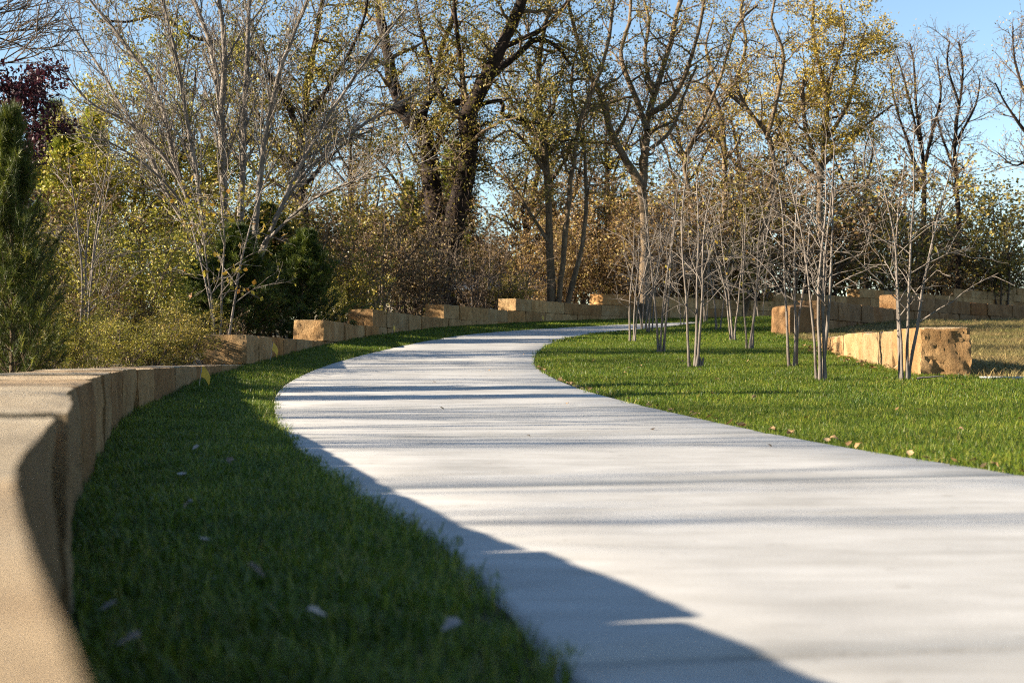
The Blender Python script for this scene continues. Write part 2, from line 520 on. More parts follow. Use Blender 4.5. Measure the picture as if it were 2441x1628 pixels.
rw = random.Random(11)
long_wall = empty('sandstone_wall', (0, 0, 0), 'long stepped tan sandstone block wall curving along the path edge beside the shrubs', 'wall', 'sandstone block walls')
cw = Curve2(WALL)
starts_y = [-2.1, 19.4, 26.9, 32.7, 40.6, 46.3, 52.0, 59.3, 64.5, 73.0, 78.0]
seed = 0
for k, y0 in enumerate(starts_y):
    ztop = .42 + .40 * k
    s = cw.s_of_y(y0)
    if k == 0: brk = [cw.s_of_y(v) for v in (1.16,)]
    first = True
    while s < cw.s[-1] - 1.4:
        Lb = rw.uniform(.95, 1.7)
        if k == 0 and s < cw.s_of_y(1.2): Lb = 1.72 if first else cw.s_of_y(1.22) - s if cw.s_of_y(1.22) - s > .3 else 1.3
        ymid = float(np.interp(s + Lb*.5, cw.s, cw.p[:, 1]))
        if float(zr(ymid)) > ztop + .12 or (k == 0 and ymid > 22.5): break
        res = .035 if ymid < 6 else (.07 if ymid < 20 else (.10 if ymid < 45 else .14))
        if first and k: res = min(res, .04)
        seed += 1
        gap = rw.uniform(.008, .022) if ymid > 8 else rw.uniform(.010, .018)
        back = .60 + rw.uniform(-.05, .05)
        face = rw.uniform(-.025, .025) if ymid > 3 else 0
        stone_block(cw, s + (0 if first else gap*.5), s + Lb - gap*.5, face, back, ztop - .398 - (.25 if k == 0 else 0), ztop + rw.uniform(-.008, .004), res, long_wall, seed,
                    end_amp=.035 if first else 0, amp=.03 if ymid < 12 else .026, round_=.004 if ymid < 12 else .009)
        s += Lb; first = False

short_wall = empty('sandstone_wall', (5.3, 20, 0), 'short sunlit sandstone seat wall ending in a big rough block on the lawn', 'wall', 'sandstone block walls')
short_wall.location = (0, 0, 0)
c1 = Curve2(R1LINE)
s = 0.0
for i, Lb in enumerate((1.55, 2.3, 1.9, 2.0, 1.6)):
    seed += 1
    stone_block(c1, s + .01, min(s + Lb - .01, c1.s[-1] + .2), rw.uniform(-.02, .02), .64, float(zr(18 + s)) - .15, .885 + rw.uniform(-.012, .012), .045 if i == 0 else .06, short_wall, seed,
                end_amp=.05 if i == 0 else 0, amp=.04, round_=.014, side=-1)
    s += Lb

right_wall = empty('sandstone_wall', (0, 0, 0), 'shaded three-course sandstone retaining wall climbing behind the dry bank', 'wall', 'sandstone block walls')
c2 = Curve2(R2LINE)
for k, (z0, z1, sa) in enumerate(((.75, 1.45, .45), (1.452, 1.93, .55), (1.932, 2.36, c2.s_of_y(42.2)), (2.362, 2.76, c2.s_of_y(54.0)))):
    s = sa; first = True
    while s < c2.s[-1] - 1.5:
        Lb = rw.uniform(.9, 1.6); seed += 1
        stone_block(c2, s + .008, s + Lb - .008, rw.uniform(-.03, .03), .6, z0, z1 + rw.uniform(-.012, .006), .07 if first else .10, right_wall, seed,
                    end_amp=.04 if first else 0, amp=.035, round_=.016, mat='stone_brown_shade')
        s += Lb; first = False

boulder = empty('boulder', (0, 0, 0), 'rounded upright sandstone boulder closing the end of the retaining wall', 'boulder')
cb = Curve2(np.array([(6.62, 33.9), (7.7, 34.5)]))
ob_ = stone_block(cb, 0, .82, 0, .75, .82, 1.76, .06, boulder, 977, end_amp=.05, amp=.05, round_=.03, soft=.6, mat='stone_brown_shade')
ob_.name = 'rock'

# thin concrete kerb at the foot of the dry bank
kb = Boxes()
kx = np.linspace(5.75, 14, 18)
for i in range(len(kx)-1):
    xa, xb = kx[i], kx[i+1] - .008
    ya, yb = 17.35 - .05*(xa-5.75), 17.35 - .05*(xb-5.75)
    za = float(ground_z(xa, ya)); zb = float(ground_z(xb, yb))
    k1 = Boxes().hexa([(xa, ya, za-.1), (xb, yb, zb-.1), (xb, yb+.16, zb-.1), (xa, ya+.16, za-.1), (xa, ya, za+.035), (xb, yb, zb+.035), (xb, yb+.16, zb+.04), (xa, ya+.16, za+.04)])
    if i == 0:
        kerb = bpy.data.objects.new('kerb', None); link(kerb); tag(kerb, 'thin pale concrete edging between lawn and dry bank', None, None, 'structure')
    k1.build('kerb_stone', M['concrete'], kerb)

# ------------------------------------------------------------------ grass
def blade_patch(name, nb, rad, h, w, lean, mat, sd):
    g = np.random.default_rng(sd)
    a = g.uniform(0, 2*np.pi, nb); r = rad * np.sqrt(g.uniform(0, 1, nb))
    base = np.stack([r*np.cos(a), r*np.sin(a), np.full(nb, -.015)], 1)
    hh = h * g.uniform(.55, 1.25, nb); ww = w * g.uniform(.7, 1.3, nb)
    az = g.uniform(0, 2*np.pi, nb); ln = lean * g.uniform(.15, 1.3, nb)
    d = np.stack([np.cos(az), np.sin(az), np.zeros(nb)], 1)
    fa = az + np.pi/2 + g.normal(0, .5, nb)
    sd_ = np.stack([np.cos(fa), np.sin(fa), np.zeros(nb)], 1) * ww[:, None] * .5
    up = np.array([0, 0, 1.0])
    m1 = base + up*(hh*.5)[:, None] + d*(hh*ln*.22)[:, None]
    m2 = base + up*(hh*.85)[:, None] + d*(hh*ln*.62)[:, None]
    tip = base + up*(hh*np.clip(1.05-.35*ln, .5, 1.1))[:, None] + d*(hh*ln*1.15)[:, None]
    V = np.stack([base-sd_, base+sd_, m1-sd_*.9, m1+sd_*.9, m2-sd_*.55, m2+sd_*.55, tip], 1)
    I = (np.arange(nb)*7)[:, None]
    q = np.concatenate([I+np.array([0, 1, 3, 2]), I+np.array([2, 3, 5, 4])])
    t = I + np.array([4, 5, 6])
    rnd = np.repeat(g.uniform(0, 1, nb), 7)
    return bpy.data.objects.new(name, mesh_np(name, V.reshape(-1, 3), [q, t], mat, True, rnd))

def scatter(name, pts, rotz, scl, which, protos, label, mat):
    me = bpy.data.meshes.new(name)
    me.vertices.add(len(pts)); me.vertices.foreach_set('co', np.asarray(pts, np.float32).ravel())
    for nm, arr in (('rz', rotz), ('sc', scl), ('wh', which)):
        a = me.attributes.new(nm, 'FLOAT', 'POINT'); a.data.foreach_set('value', np.asarray(arr, np.float32))
    me.materials.append(mat)
    o = obj(name, me)
    tag(o, label, name, None, 'stuff')
    ng = bpy.data.node_groups.new(name + '_scatter', 'GeometryNodeTree')
    ng.interface.new_socket('Geometry', in_out='INPUT', socket_type='NodeSocketGeometry')
    ng.interface.new_socket('Geometry', in_out='OUTPUT', socket_type='NodeSocketGeometry')
    gi, go = ng.nodes.new('NodeGroupInput'), ng.nodes.new('NodeGroupOutput')
    jn = ng.nodes.new('GeometryNodeJoinGeometry')
    def named(nm):
        n = ng.nodes.new('GeometryNodeInputNamedAttribute'); n.data_type = 'FLOAT'; n.inputs['Name'].default_value = nm
        return n.outputs['Attribute']
    cx = ng.nodes.new('ShaderNodeCombineXYZ'); ng.links.new(named('rz'), cx.inputs['Z'])
    sc, wh = named('sc'), named('wh')
    for i, p in enumerate(protos):
        oi = ng.nodes.new('GeometryNodeObjectInfo'); oi.inputs['Object'].default_value = p
        cp = ng.nodes.new('FunctionNodeCompare'); cp.data_type = 'FLOAT'; cp.operation = 'EQUAL'
        ng.links.new(wh, cp.inputs[0]); cp.inputs[1].default_value = float(i); cp.inputs['Epsilon'].default_value = .1
        ip = ng.nodes.new('GeometryNodeInstanceOnPoints')
        ng.links.new(gi.outputs[0], ip.inputs['Points']); ng.links.new(oi.outputs['Geometry'], ip.inputs['Instance'])
        ng.links.new(cp.outputs['Result'], ip.inputs['Selection'])
        ng.links.new(cx.outputs[0], ip.inputs['Rotation']); ng.links.new(sc, ip.inputs['Scale'])
        ng.links.new(ip.outputs[0], jn.inputs[0])
    ng.links.new(jn.outputs[0], go.inputs[0])
    md = o.modifiers.new('scatter', 'NODES'); md.node_group = ng
    return o

g0 = np.random.default_rng(5)
def jit_grid(x0, x1, y0, y1, st):
    xs, ys = np.meshgrid(np.arange(x0, x1, st), np.arange(y0, y1, st))
    p = np.stack([xs.ravel(), ys.ravel()], 1)
    return p + g0.uniform(-.5, .5, p.shape) * st

def in_view(p, m=.6):
    return (np.abs(p[:, 0]) < p[:, 1]*.365 + m) & (p[:, 1] > .3)

def lawn_mask(p, edge):
    x, y = p[:, 0], p[:, 1]
    left = (x < ix(PL, y) - edge) & (x > ix(WALL, y) + .02)
    r1 = np.where((y > 17.9) & (y < 27.2), ix(R1LINE, y) - .05, np.where(y >= 27.2, 6.3, 99.0))
    r2 = np.where(y > 33.9, ix(R2LINE, y) - .05, 99)
    lim = np.where(y > 33.9, r2, r1)
    kerb_y = 17.3 - .05*(x-5.75)
    lim = np.where((x > 5.7) & (y > kerb_y) & (y < 17.95), -99, lim)
    right = (x > ix(PR, y) + edge) & (x < lim)
    return (left | right)

pts, sc, wh = [], [], []
# near, fine tufts
p = jit_grid(-5, 8, .3, 13, .078)
p = p[lawn_mask(p, .0) & in_view(p)]
dist_e = np.minimum(np.abs(p[:, 0]-ix(PL, p[:, 1])), np.abs(p[:, 0]-ix(PR, p[:, 1])))
pts.append(p); sc.append(g0.uniform(.75, 1.25, len(p)) * np.where(dist_e < .12, .8, 1)); wh.append(g0.integers(0, 3, len(p)))
# middle distance
p = jit_grid(-5, 14, 13, 30, .14)
p = p[lawn_mask(p, .06) & in_view(p)]
pts.append(p); sc.append(g0.uniform(.75, 1.2, len(p))); wh.append(g0.integers(3, 5, len(p)))
p = jit_grid(-6, 26, 30, 62, .26)
p = p[lawn_mask(p, .1) & in_view(p)]
pts.append(p); sc.append(g0.uniform(.75, 1.2, len(p))); wh.append(np.full(len(p), 5))
P2 = np.concatenate(pts); SC = np.concatenate(sc); WH = np.concatenate(wh)
cl = np.array([mnoise.noise(Vector((a*1.3, b*1.3, 0))) for a, b in P2])
SC = SC * (1 + .28*cl) * np.where((P2[:, 0] < ix(PL, P2[:, 1])) & (P2[:, 1] < 12), 1.0, 1.0)
pz = ground_z(P2[:, 0], P2[:, 1])
protos = [blade_patch('grass_tuft_a', 50, .075, .060, .0036, .75, M['lawn'], 1), blade_patch('grass_tuft_b', 46, .075, .068, .0038, .95, M['lawn'], 2),
          blade_patch('grass_tuft_c', 46, .08, .052, .0036, .6, M['lawn'], 3),
          blade_patch('grass_tuft_d', 70, .13, .060, .0052, .8, M['lawn'], 4), blade_patch('grass_tuft_e', 70, .13, .054, .0052, .9, M['lawn'], 6),
          blade_patch('grass_tuft_f', 90, .24, .070, .011, .8, M['lawn'], 7)]
scatter('grass', np.stack([P2[:, 0], P2[:, 1], pz], 1), g0.uniform(0, 6.28, len(P2)), SC, WH, protos, 'short green lawn grass on both sides of the path', M['lawn'])

# dry bank
p = jit_grid(5.5, 30, 17.2, 52, .17)
xr1 = np.where(p[:, 1] < 27, ix(R1LINE, p[:, 1]) + .62, 6.35)
r2 = np.where(p[:, 1] > 33.9, ix(R2LINE, p[:, 1]) + .05, -99)
keep = (p[:, 0] > xr1) & (p[:, 0] > r2) & in_view(p) & (p[:, 1] > 17.55 - .05*(p[:, 0]-5.75))
p = p[keep]
dp = [blade_patch('dry_tuft_a', 48, .16, .065, .007, 1.7, M['drygrass'], 21), blade_patch('dry_tuft_b', 36, .16, .11, .0055, 1.2, M['drygrass'], 22)]
scatter('dry_grass', np.stack([p[:, 0], p[:, 1], ground_z(p[:, 0], p[:, 1])], 1), g0.uniform(0, 6.28, len(p)), g0.uniform(.6, 1.3, len(p)),
        (g0.uniform(0, 1, len(p)) > .8).astype(float), dp, 'tan dry grass on the bank behind the short wall', M['drygrass'])

# ------------------------------------------------------------------ woody plants
class Wood:
    """polylines -> tapered tubes"""
    def __init__(s): s.b = {}
    def add(s, pts, rad, k):
        s.b.setdefault((len(pts), k), []).append((pts, rad))
    def mesh(s, name, mat):
        VV, FF, off = [], [], 0
        for (n, k), lst in s.b.items():
            P = np.array([[tuple(q) for q in a] for a, _ in lst]); Rr = np.array([r for _, r in lst])
            T = np.gradient(P, axis=1); T /= np.maximum(np.linalg.norm(T, axis=2), 1e-9)[:, :, None]
            ref = np.where(np.abs(T[:, :1, 2:3]) > .9, np.array([[[1., 0, 0]]]), np.array([[[0, 0, 1.]]]))
            ref = np.broadcast_to(ref, T.shape)
            A = np.cross(T, ref); A /= np.maximum(np.linalg.norm(A, axis=2), 1e-6)[:, :, None]
            B = np.cross(T, A)
            th = np.arange(k) * 2*np.pi/k
            ring = P[:, :, None, :] + Rr[:, :, None, None] * (A[:, :, None, :]*np.cos(th)[None, None, :, None] + B[:, :, None, :]*np.sin(th)[None, None, :, None])
            m = len(lst)
            I = off + np.arange(m*n*k).reshape(m, n, k)
            J = np.roll(I, -1, axis=2)
            FF.append(np.stack([I[:, :-1], I[:, 1:], J[:, 1:], J[:, :-1]], -1).reshape(-1, 4))
            VV.append(ring.reshape(-1, 3)); off += m*n*k
        return mesh_np(name, np.concatenate(VV), FF, mat, True)

def rvec(rng):
    return Vector((rng.gauss(0, 1), rng.gauss(0, 1), rng.gauss(0, 1)))

def walk(rng, p, d, L, n, wig, trop, curl=None):
    pts = [p.copy()]; dv = d.normalized(); st = L/n
    for _ in range(n):
        dv = dv + rvec(rng)*wig; dv.z += trop/n
        if curl: dv = dv + curl/n
        dv.normalize(); p = p + dv*st; pts.append(p.copy())
    return pts

def taper(r0, r1, n, pw=1.0):
    return [r0 + (r1-r0)*((i/n)**pw) for i in range(n+1)]

def spawn(rng, wood, tips, pts, rad, levels, lev=0, per_scale=1.0):
    """side branches along a polyline, recursively; levels: dicts"""
    S = levels[lev]
    L = sum((pts[i+1]-pts[i]).length for i in range(len(pts)-1))
    n_k = S['per'] * L * per_scale
    n_k = int(n_k) + (1 if rng.random() < n_k % 1 else 0)
    if 'min' in S: n_k = max(n_k, S['min'])
    nseg = len(pts)-1
    az = rng.uniform(0, 6.28)
    for j in range(n_k):
        t = S['t0'] + (1-S['t0']) * ((j + rng.random())/n_k)
        t = min(t, .995)
        f = t*nseg; i = int(f); u = f-i
        p = pts[i].lerp(pts[i+1], u); r = rad[i]*(1-u)+rad[i+1]*u
        d = (pts[i+1]-pts[i]).normalized()
        az += 2.4 + rng.uniform(-.5, .5)
        a = d.cross(Vector((0, 0, 1)) if abs(d.z) < .95 else Vector((1, 0, 0))).normalized(); b = d.cross(a)
        ang = R(rng.uniform(*S['ang']))
        cd = d*math.cos(ang) + (a*math.cos(az)+b*math.sin(az))*math.sin(ang)
        if cd.z < S.get('zmin', -.3): cd.z = S.get('zmin', -.3) + .2*rng.random()
        cl = rng.uniform(*S['L']) * (1-S.get('dec', .45)*t)
        r0 = max(S['rmin'], min(r*S['rr'], S.get('rmax', 9)))
        cp = walk(rng, p, cd, cl, S['n'], S['wig'], S['trop'])
        cr = taper(r0, max(S['rmin']*.55, r0*.3), S['n'])
        wood.add(cp, cr, S['k'])
        if lev+1 < len(levels): spawn(rng, wood, tips, cp, cr, levels, lev+1)
        if S.get('leaf'):
            for q in cp[1:]: tips.append(tuple(q))

def leaf_cloud(name, anchors, per, spread, size, mat, sd, flat=.0, aspect=.55):
    g = np.random.default_rng(sd)
    A = np.asarray(anchors, float)
    C = np.repeat(A, per, axis=0); n = len(C)
    C = C + g.normal(0, 1, C.shape) * np.array(spread)
    d = g.normal(0, 1, (n, 3)); d[:, 2] -= .35; d /= np.linalg.norm(d, axis=1)[:, None]
    r = g.normal(0, 1, (n, 3)); r[:, 2] *= (1-flat)
    w = np.cross(d, r); w /= np.maximum(np.linalg.norm(w, axis=1), 1e-6)[:, None]
    nn = np.cross(d, w)
    l = (size * g.uniform(.6, 1.3, n))[:, None]
    a = C - d*l*.5; b = C + d*l*.5
    m1 = C + w*l*aspect*.5 + nn*l*.08; m2 = C - w*l*aspect*.5 + nn*l*.08
    V = np.stack([a, m1, b, m2], 1).reshape(-1, 3)
    I = (np.arange(n)*4)[:, None]
    F = np.concatenate([I+np.array([0, 1, 2]), I+np.array([0, 2, 3])])
    grp = np.repeat(g.uniform(0, 1, len(A)), per)
    rnd = np.clip(.55*grp + .45*g.uniform(0, 1, n), 0, 1)
    return mesh_np(name, V, [F], mat, False, np.repeat(rnd, 4))

def DP(x, y, d):
    """point of the place seen at (x, y) of a 2351-wide view, at depth d"""
    s = 1024/2351
    return Vector(((x*s-512)/FPX*d, d, EYE + (HOR-y*s)/FPX*d))

def guided(rng, wood, tips, guide, d, w0, w1, levels, dd=0.0, k=8, wig=.012, lev=0, base=False):
    """main limb along a guide line (view coordinates at depth d, drifting by dd), then side branches"""
    P = np.array([tuple(DP(x, y, d + dd*i/(len(guide)-1))) for i, (x, y) in enumerate(guide)])
    if base:
        P[0, 2] = min(P[0, 2], float(ground_z(P[0, 0], P[0, 1])) - .08)
    C = spline(P, 99)
    m = max(10, 3*len(guide))
    ss = np.concatenate([[0], np.cumsum(np.linalg.norm(np.diff(P, axis=0), axis=1))])
    Q = spline(P, .15)
    sq = np.concatenate([[0], np.cumsum(np.linalg.norm(np.diff(Q, axis=0), axis=1))])
    u = np.linspace(0, sq[-1], m+1)
    Q = np.stack([np.interp(u, sq, Q[:, i]) for i in range(3)], 1)
    L = sq[-1]
    pts = [Vector(q) + rvec(rng)*wig*L*.3*(0 if i == 0 else 1)*.35 for i, q in enumerate(Q)]
    px = d/FPX*1024/2351
    rad = [max(.006, (w0+(w1-w0)*(i/m))*px*.5*(1+.07*rng.gauss(0, 1))) for i in range(m+1)]
    if base: rad[0] *= 1.35; rad[1] *= 1.08
    wood.add(pts, rad, k)
    if levels: spawn(rng, wood, tips, pts, rad, levels, lev)
    return pts, rad

def guided_tree(name, label, cat, stems, d, levels, bark, twig=None, leaf=None, sd=1, group=None, part='trunk'):
    """stems: list of (guide, w0, w1, dd, is_base)"""
    rng = random.Random(sd)
    px0 = DP(*stems[0][0][0], d)
    root = empty(name, (0, 0, 0), label, cat, group)
    crown = Wood(); tips = []
    for guide, w0, w1, dd, isb in stems:
        w = Wood()
        pts, rad = guided(rng, w, tips, guide, d, w0, w1, None, dd, base=isb, k=10 if w0 > 20 else 7)
        obj(part, w.mesh(part, M[bark]), root)
        spawn(rng, crown, tips, pts, rad, [dict(levels[0], t0=max(levels[0]['t0'], .42 if isb else levels[0]['t0']))] + levels[1:])
    obj('crown', crown.mesh('crown', M[twig or bark]), root)
    if leaf:
        mat, per, spread, size, keep = leaf
        a = [t for t in tips if rng.random() < keep]
        obj('foliage', leaf_cloud('foliage', a, per, spread, size, M[mat], sd+70), root)
    return root

# twig habits
TW_MAPLE = [dict(per=2.8, t0=.15, ang=(15, 40), L=(1.0, 2.8), n=6, wig=.05, trop=.4, rr=.4, rmin=.013, k=5, zmin=.05),
            dict(per=3.9, t0=.12, ang=(20, 48), L=(.5, 1.4), n=4, wig=.07, trop=.2, rr=.55, rmin=.009, k=4, zmin=-.1),
            dict(per=5.0, t0=.1, ang=(22, 55), L=(.2, .65), n=3, wig=.09, trop=.15, rr=.6, rmin=.0065, k=3)]
TW_LOCUST = [dict(per=1.5, t0=.2, ang=(35, 75), L=(1.2, 3.2), n=7, wig=.20, trop=.15, rr=.5, rmin=.018, rmax=.09, k=5),
             dict(per=2.8, t0=.12, ang=(35, 75), L=(.6, 1.6), n=5, wig=.22, trop=.1, rr=.55, rmin=.012, k=4, leaf=True),
             dict(per=4.0, t0=.1, ang=(30, 70), L=(.3, .85), n=3, wig=.22, trop=-.05, rr=.6, rmin=.009, k=3, leaf=True)]
TW_FAR = [dict(per=1.8, t0=.2, ang=(25, 50), L=(1.0, 2.8), n=6, wig=.12, trop=.3, rr=.5, rmin=.024, rmax=.08, k=4),
          dict(per=2.8, t0=.15, ang=(30, 60), L=(.7, 1.5), n=4, wig=.15, trop=.2, rr=.55, rmin=.015, k=3, leaf=True),
          dict(per=4.0, t0=.1, ang=(30, 60), L=(.35, .8), n=3, wig=.18, trop=.1, rr=.6, rmin=.011, k=3, leaf=True)]
TW_SMALL = [dict(per=2.9, t0=.27, ang=(30, 66), L=(.5, 1.5), n=7, wig=.10, trop=-.12, rr=.55, rmin=.0065, rmax=.013, k=5, zmin=.1),
            dict(per=3.9, t0=.2, ang=(28, 60), L=(.2, .75), n=5, wig=.15, trop=-.05, rr=.6, rmin=.0046, k=4, zmin=-.2, leaf=True),
            dict(per=4.2, t0=.15, ang=(30, 65), L=(.1, .32), n=3, wig=.18, trop=0, rr=.6, rmin=.0034, k=3, leaf=True)]

# ---- old twin-trunked tree
old = guided_tree('old_tree', 'massive dark twin-trunked old tree with shaggy bark behind the wall', 'tree', [
    ([(1018, 700), (1012, 600), (1000, 500), (990, 420), (986, 340), (968, 290), (925, 245), (903, 200), (892, 130), (878, 60), (860, -30)], 62, 18, 1.5, True),
    ([(1022, 610), (1045, 500), (1066, 410), (1078, 320), (1072, 270), (1098, 215), (1130, 150), (1165, 80), (1195, 10), (1215, -50)], 60, 20, -1.5, False),
    ([(1085, 240), (1045, 235), (1010, 260), (975, 300)], 18, 10, .5, False),
    ([(1112, 190), (1150, 155), (1195, 120), (1225, 92), (1262, 96), (1290, 120), (1310, 150)], 20, 8, 1, False),
    ([(1082, 262), (1110, 238), (1155, 232), (1153, 262), (1180, 270), (1250, 290), (1280, 320), (1330, 318)], 12, 4, -1, False),
    ([(985, 330), (970, 260), (1000, 200), (1010, 120), (1040, 40), (1050, -40)], 22, 9, 2, False),
    ([(1068, 265), (1062, 180), (1050, 80), (1040, -20)], 16, 7, -2, False),
    ([(960, 285), (930, 262), (905, 240)], 38, 24, 0, False),
    ([(1150, 110), (1240, 70), (1290, 20), (1330, -40)], 15, 7, 2, False),
    ([(1020, 240), (985, 130), (960, 40), (950, -40)], 14, 6, -1, False)],
    50, TW_LOCUST, 'bark_dark', 'bark_brown', ('olive', 8, (.12, .12, .11), .10, .45), 3)

rv = random.Random(66); vw, vt = Wood(), []
for ch_ in [c for c in old.children if c.name.startswith('trunk')][:3]:
    vs_ = [v.co.copy() for v in ch_.data.vertices]
    for v in vs_:
        if v.z > 9: continue
        for q in range(5):
            p_ = v + rvec(rv)*.12
            d_ = Vector((rv.gauss(0, 1), rv.gauss(0, 1), rv.gauss(-.3, .6)))
            vw.add(walk(rv, p_, d_, rv.uniform(.25, .8), 4, .25, -.4), taper(.014, .006, 4), 3)
            if rv.random() < .35: vt.append(tuple(p_ + d_.normalized()*.25))
obj('vine', vw.mesh('vine', M['bark_dark']), old)
obj('foliage', leaf_cloud('foliage', vt, 4, (.15, .15, .2), .09, M['olive'], 67), old)

# ---- grey multi-stemmed bare tree
guided_tree('bare_tree', 'large bare tree fanning silvery straight stems behind the dark young pines', 'tree', [
    ([(500, 790), (470, 640), (442, 500), (405, 380), (360, 215), (280, 90), (190, -20)], 16, 6, 1.0, True),
    ([(505, 790), (485, 620), (464, 480), (442, 350), (422, 230), (404, 120), (370, -10)], 17, 6, -1.0, True),
    ([(515, 790), (517, 600), (514, 420), (508, 300), (499, 180), (478, 80), (438, -20)], 25, 9, 0.5, True),
    ([(510, 240), (516, 150), (512, 60), (498, -30)], 15, 9, -.5, False),
    ([(530, 790), (548, 600), (556, 400), (563, 220), (570, 60), (575, -30)], 20, 9, 1.5, True),
    ([(540, 790), (580, 580), (602, 360), (628, 210), (682, 60), (720, -30)], 17, 7, -1.5, True),
    ([(545, 790), (610, 560), (690, 380), (770, 240), (870, 100), (930, 20)], 14, 5, 0.5, True),
    ([(590, 600), (660, 450), (765, 335), (890, 250), (960, 215)], 12, 4, 2, False),
    ([(470, 560), (400, 390), (300, 285), (205, 235), (150, 170)], 11, 4, -1, False),
    ([(445, 500), (360, 400), (260, 330), (190, 315)], 8, 3, -2, False),
    ([(604, 560), (700, 470), (800, 420), (900, 400)], 8, 3, -2.2, False),
    ([(490, 620), (400, 470), (330, 330), (230, 160), (150, 30)], 11, 4, 2.0, False)],
    34, TW_MAPLE, 'bark_grey', 'bark_grey', None, 8, part='stem')

# ---- locust row along the far side
guided_tree('locust_tree', 'tall forking locust with bare brown limbs against the sky, right of the old tree', 'tree', [
    ([(1478, 700), (1480, 560), (1474, 440), (1482, 340), (1490, 255), (1520, 160), (1545, 70), (1570, -30)], 26, 9, 1, True),
    ([(1476, 430), (1432, 360), (1402, 300), (1385, 230), (1345, 150), (1320, 70), (1300, -20)], 20, 7, -1, False),
    ([(1486, 300), (1462, 230), (1425, 130), (1445, 50), (1450, -40)], 15, 6, 2, False),
    ([(1492, 260), (1545, 225), (1585, 140), (1610, 40), (1620, -30)], 14, 6, -2, False),
    ([(1480, 350), (1540, 300), (1570, 220), (1600, 150)], 10, 5, 1, False),
    ([(1500, 215), (1480, 130), (1490, 50), (1470, -30)], 11, 5, 1.5, False)],
    53, TW_LOCUST, 'bark_brown', 'bark_brown', ('olive', 5, (.11, .11, .11), .10, .25), 12)
guided_tree('locust_tree', 'vine-covered locust with several thin trunks close right of the old dark tree', 'tree', [
    ([(1268, 700), (1262, 560), (1258, 440), (1250, 330), (1235, 230), (1240, 120), (1260, 20), (1262, -40)], 22, 8, 1, True),
    ([(1275, 700), (1300, 520), (1312, 400), (1330, 280), (1372, 180), (1400, 80), (1412, -30)], 14, 7, -1, True),
    ([(1290, 700), (1340, 540), (1345, 420), (1338, 320), (1310, 210), (1330, 90)], 13, 5, 2, True),
    ([(1255, 400), (1200, 320), (1165, 300), (1120, 330)], 9, 4, -1, False),
    ([(1262, 560), (1180, 430), (1140, 380)], 9, 4, 1, False)],
    51, TW_LOCUST, 'bark_brown', 'bark_brown', ('olive', 7, (.12, .12, .12), .10, .33), 14)
guided_tree('locust_tree', 'locust with pale snapped-off trunk and twisting limbs above the brown shrubs', 'tree', [
    ([(1668, 640), (1664, 460), (1662, 330), (1655, 260), (1640, 225), (1612, 193)], 15, 11, 0, True),
    ([(1700, 640), (1775, 420), (1762, 310), (1715, 250), (1690, 190), (1715, 100), (1700, 30), (1720, -40)], 16, 6, 1, True),
    ([(1760, 320), (1780, 240), (1800, 130), (1770, 40), (1790, -30)], 11, 5, -1, False),
    ([(1715, 250), (1650, 190), (1620, 110), (1640, 40)], 9, 4, 1.5, False),
    ([(1580, 640), (1590, 480), (1570, 380), (1620, 260), (1660, 160), (1690, 60), (1740, 10)], 12, 5, -2, True)],
    58, TW_LOCUST, 'bark_brown', 'bark_brown', ('gold', 5, (.12, .12, .12), .10, .25), 17)
guided_tree('golden_tree', 'tall honey-gold leafed tree rising above the right-hand shrubs', 'tree', [
    ([(1885, 640), (1882, 470), (1888, 360), (1900, 250), (1880, 150), (1865, 60), (1870, -10)], 20, 6, 1, True),
    ([(1885, 400), (1850, 300), (1842, 200), (1850, 170)], 15, 7, -1, False),
    ([(1892, 330), (1950, 230), (1968, 130), (1990, 60)], 11, 4, 1.5, False),
    ([(1888, 380), (1960, 310), (2010, 270), (2050, 240)], 10, 4, -1.5, False),
    ([(1884, 420), (1800, 330), (1780, 250), (1790, 180)], 10, 4, 2, False),
    ([(1888, 300), (1910, 180), (1940, 80), (1930, 10)], 9, 4, -1, False)],
    60, TW_LOCUST, 'bark_brown', 'bark_brown', ('gold', 13, (.15, .15, .13), .105, .5), 21)
guided_tree('far_bare_tree', 'slender far bare tree with two close stems against open sky', 'tree', [
    ([(2112, 640), (2122, 440), (2118, 350), (2105, 260), (2100, 170), (2090, 100)], 16, 4, 1, True),
    ([(2118, 400), (2140, 300), (2160, 220), (2150, 130)], 9, 3, -1, False),
    ([(2120, 430), (2075, 300), (2050, 220), (2045, 150)], 9, 3, 1, False),
    ([(2112, 330), (2080, 200), (2060, 130)], 7, 3, -2, False)],
    76, TW_FAR, 'bark_dark', 'bark_twig', ('tan', 1, (.2, .2, .2), .12, .3), 25)
guided_tree('far_bare_tree', 'isolated tall narrow bare tree between two gaps of open sky', 'tree', [
    ([(2198, 640), (2200, 470), (2190, 350), (2200, 250), (2212, 160), (2200, 95)], 16, 4, 1, True),
    ([(2196, 400), (2165, 320), (2150, 260)], 8, 3, -1, False),
    ([(2198, 320), (2240, 240), (2250, 180)], 7, 3, 1, False),
    ([(2202, 240), (2175, 150), (2180, 95)], 7, 3, -1, False)],
    76, TW_FAR, 'bark_dark', 'bark_twig', ('tan', 1, (.2, .2, .2), .12, .3), 26)
guided_tree('far_bare_tree', 'bare tree cut by the right picture edge, twigs reaching over the sky', 'tree', [
    ([(2370, 640), (2365, 420), (2375, 250), (2360, 120), (2370, 20)], 16, 5, 1, True),
    ([(2366, 320), (2310, 240), (2285, 190)], 9, 3, -1, False),
    ([(2368, 260), (2330, 140), (2325, 60)], 8, 3, 1, False),
    ([(2366, 360), (2330, 380), (2290, 350)], 6, 2, 0, False)],
    70, TW_FAR, 'bark_dark', 'bark_twig', ('tan', 1, (.2, .2, .2), .12, .4), 27)
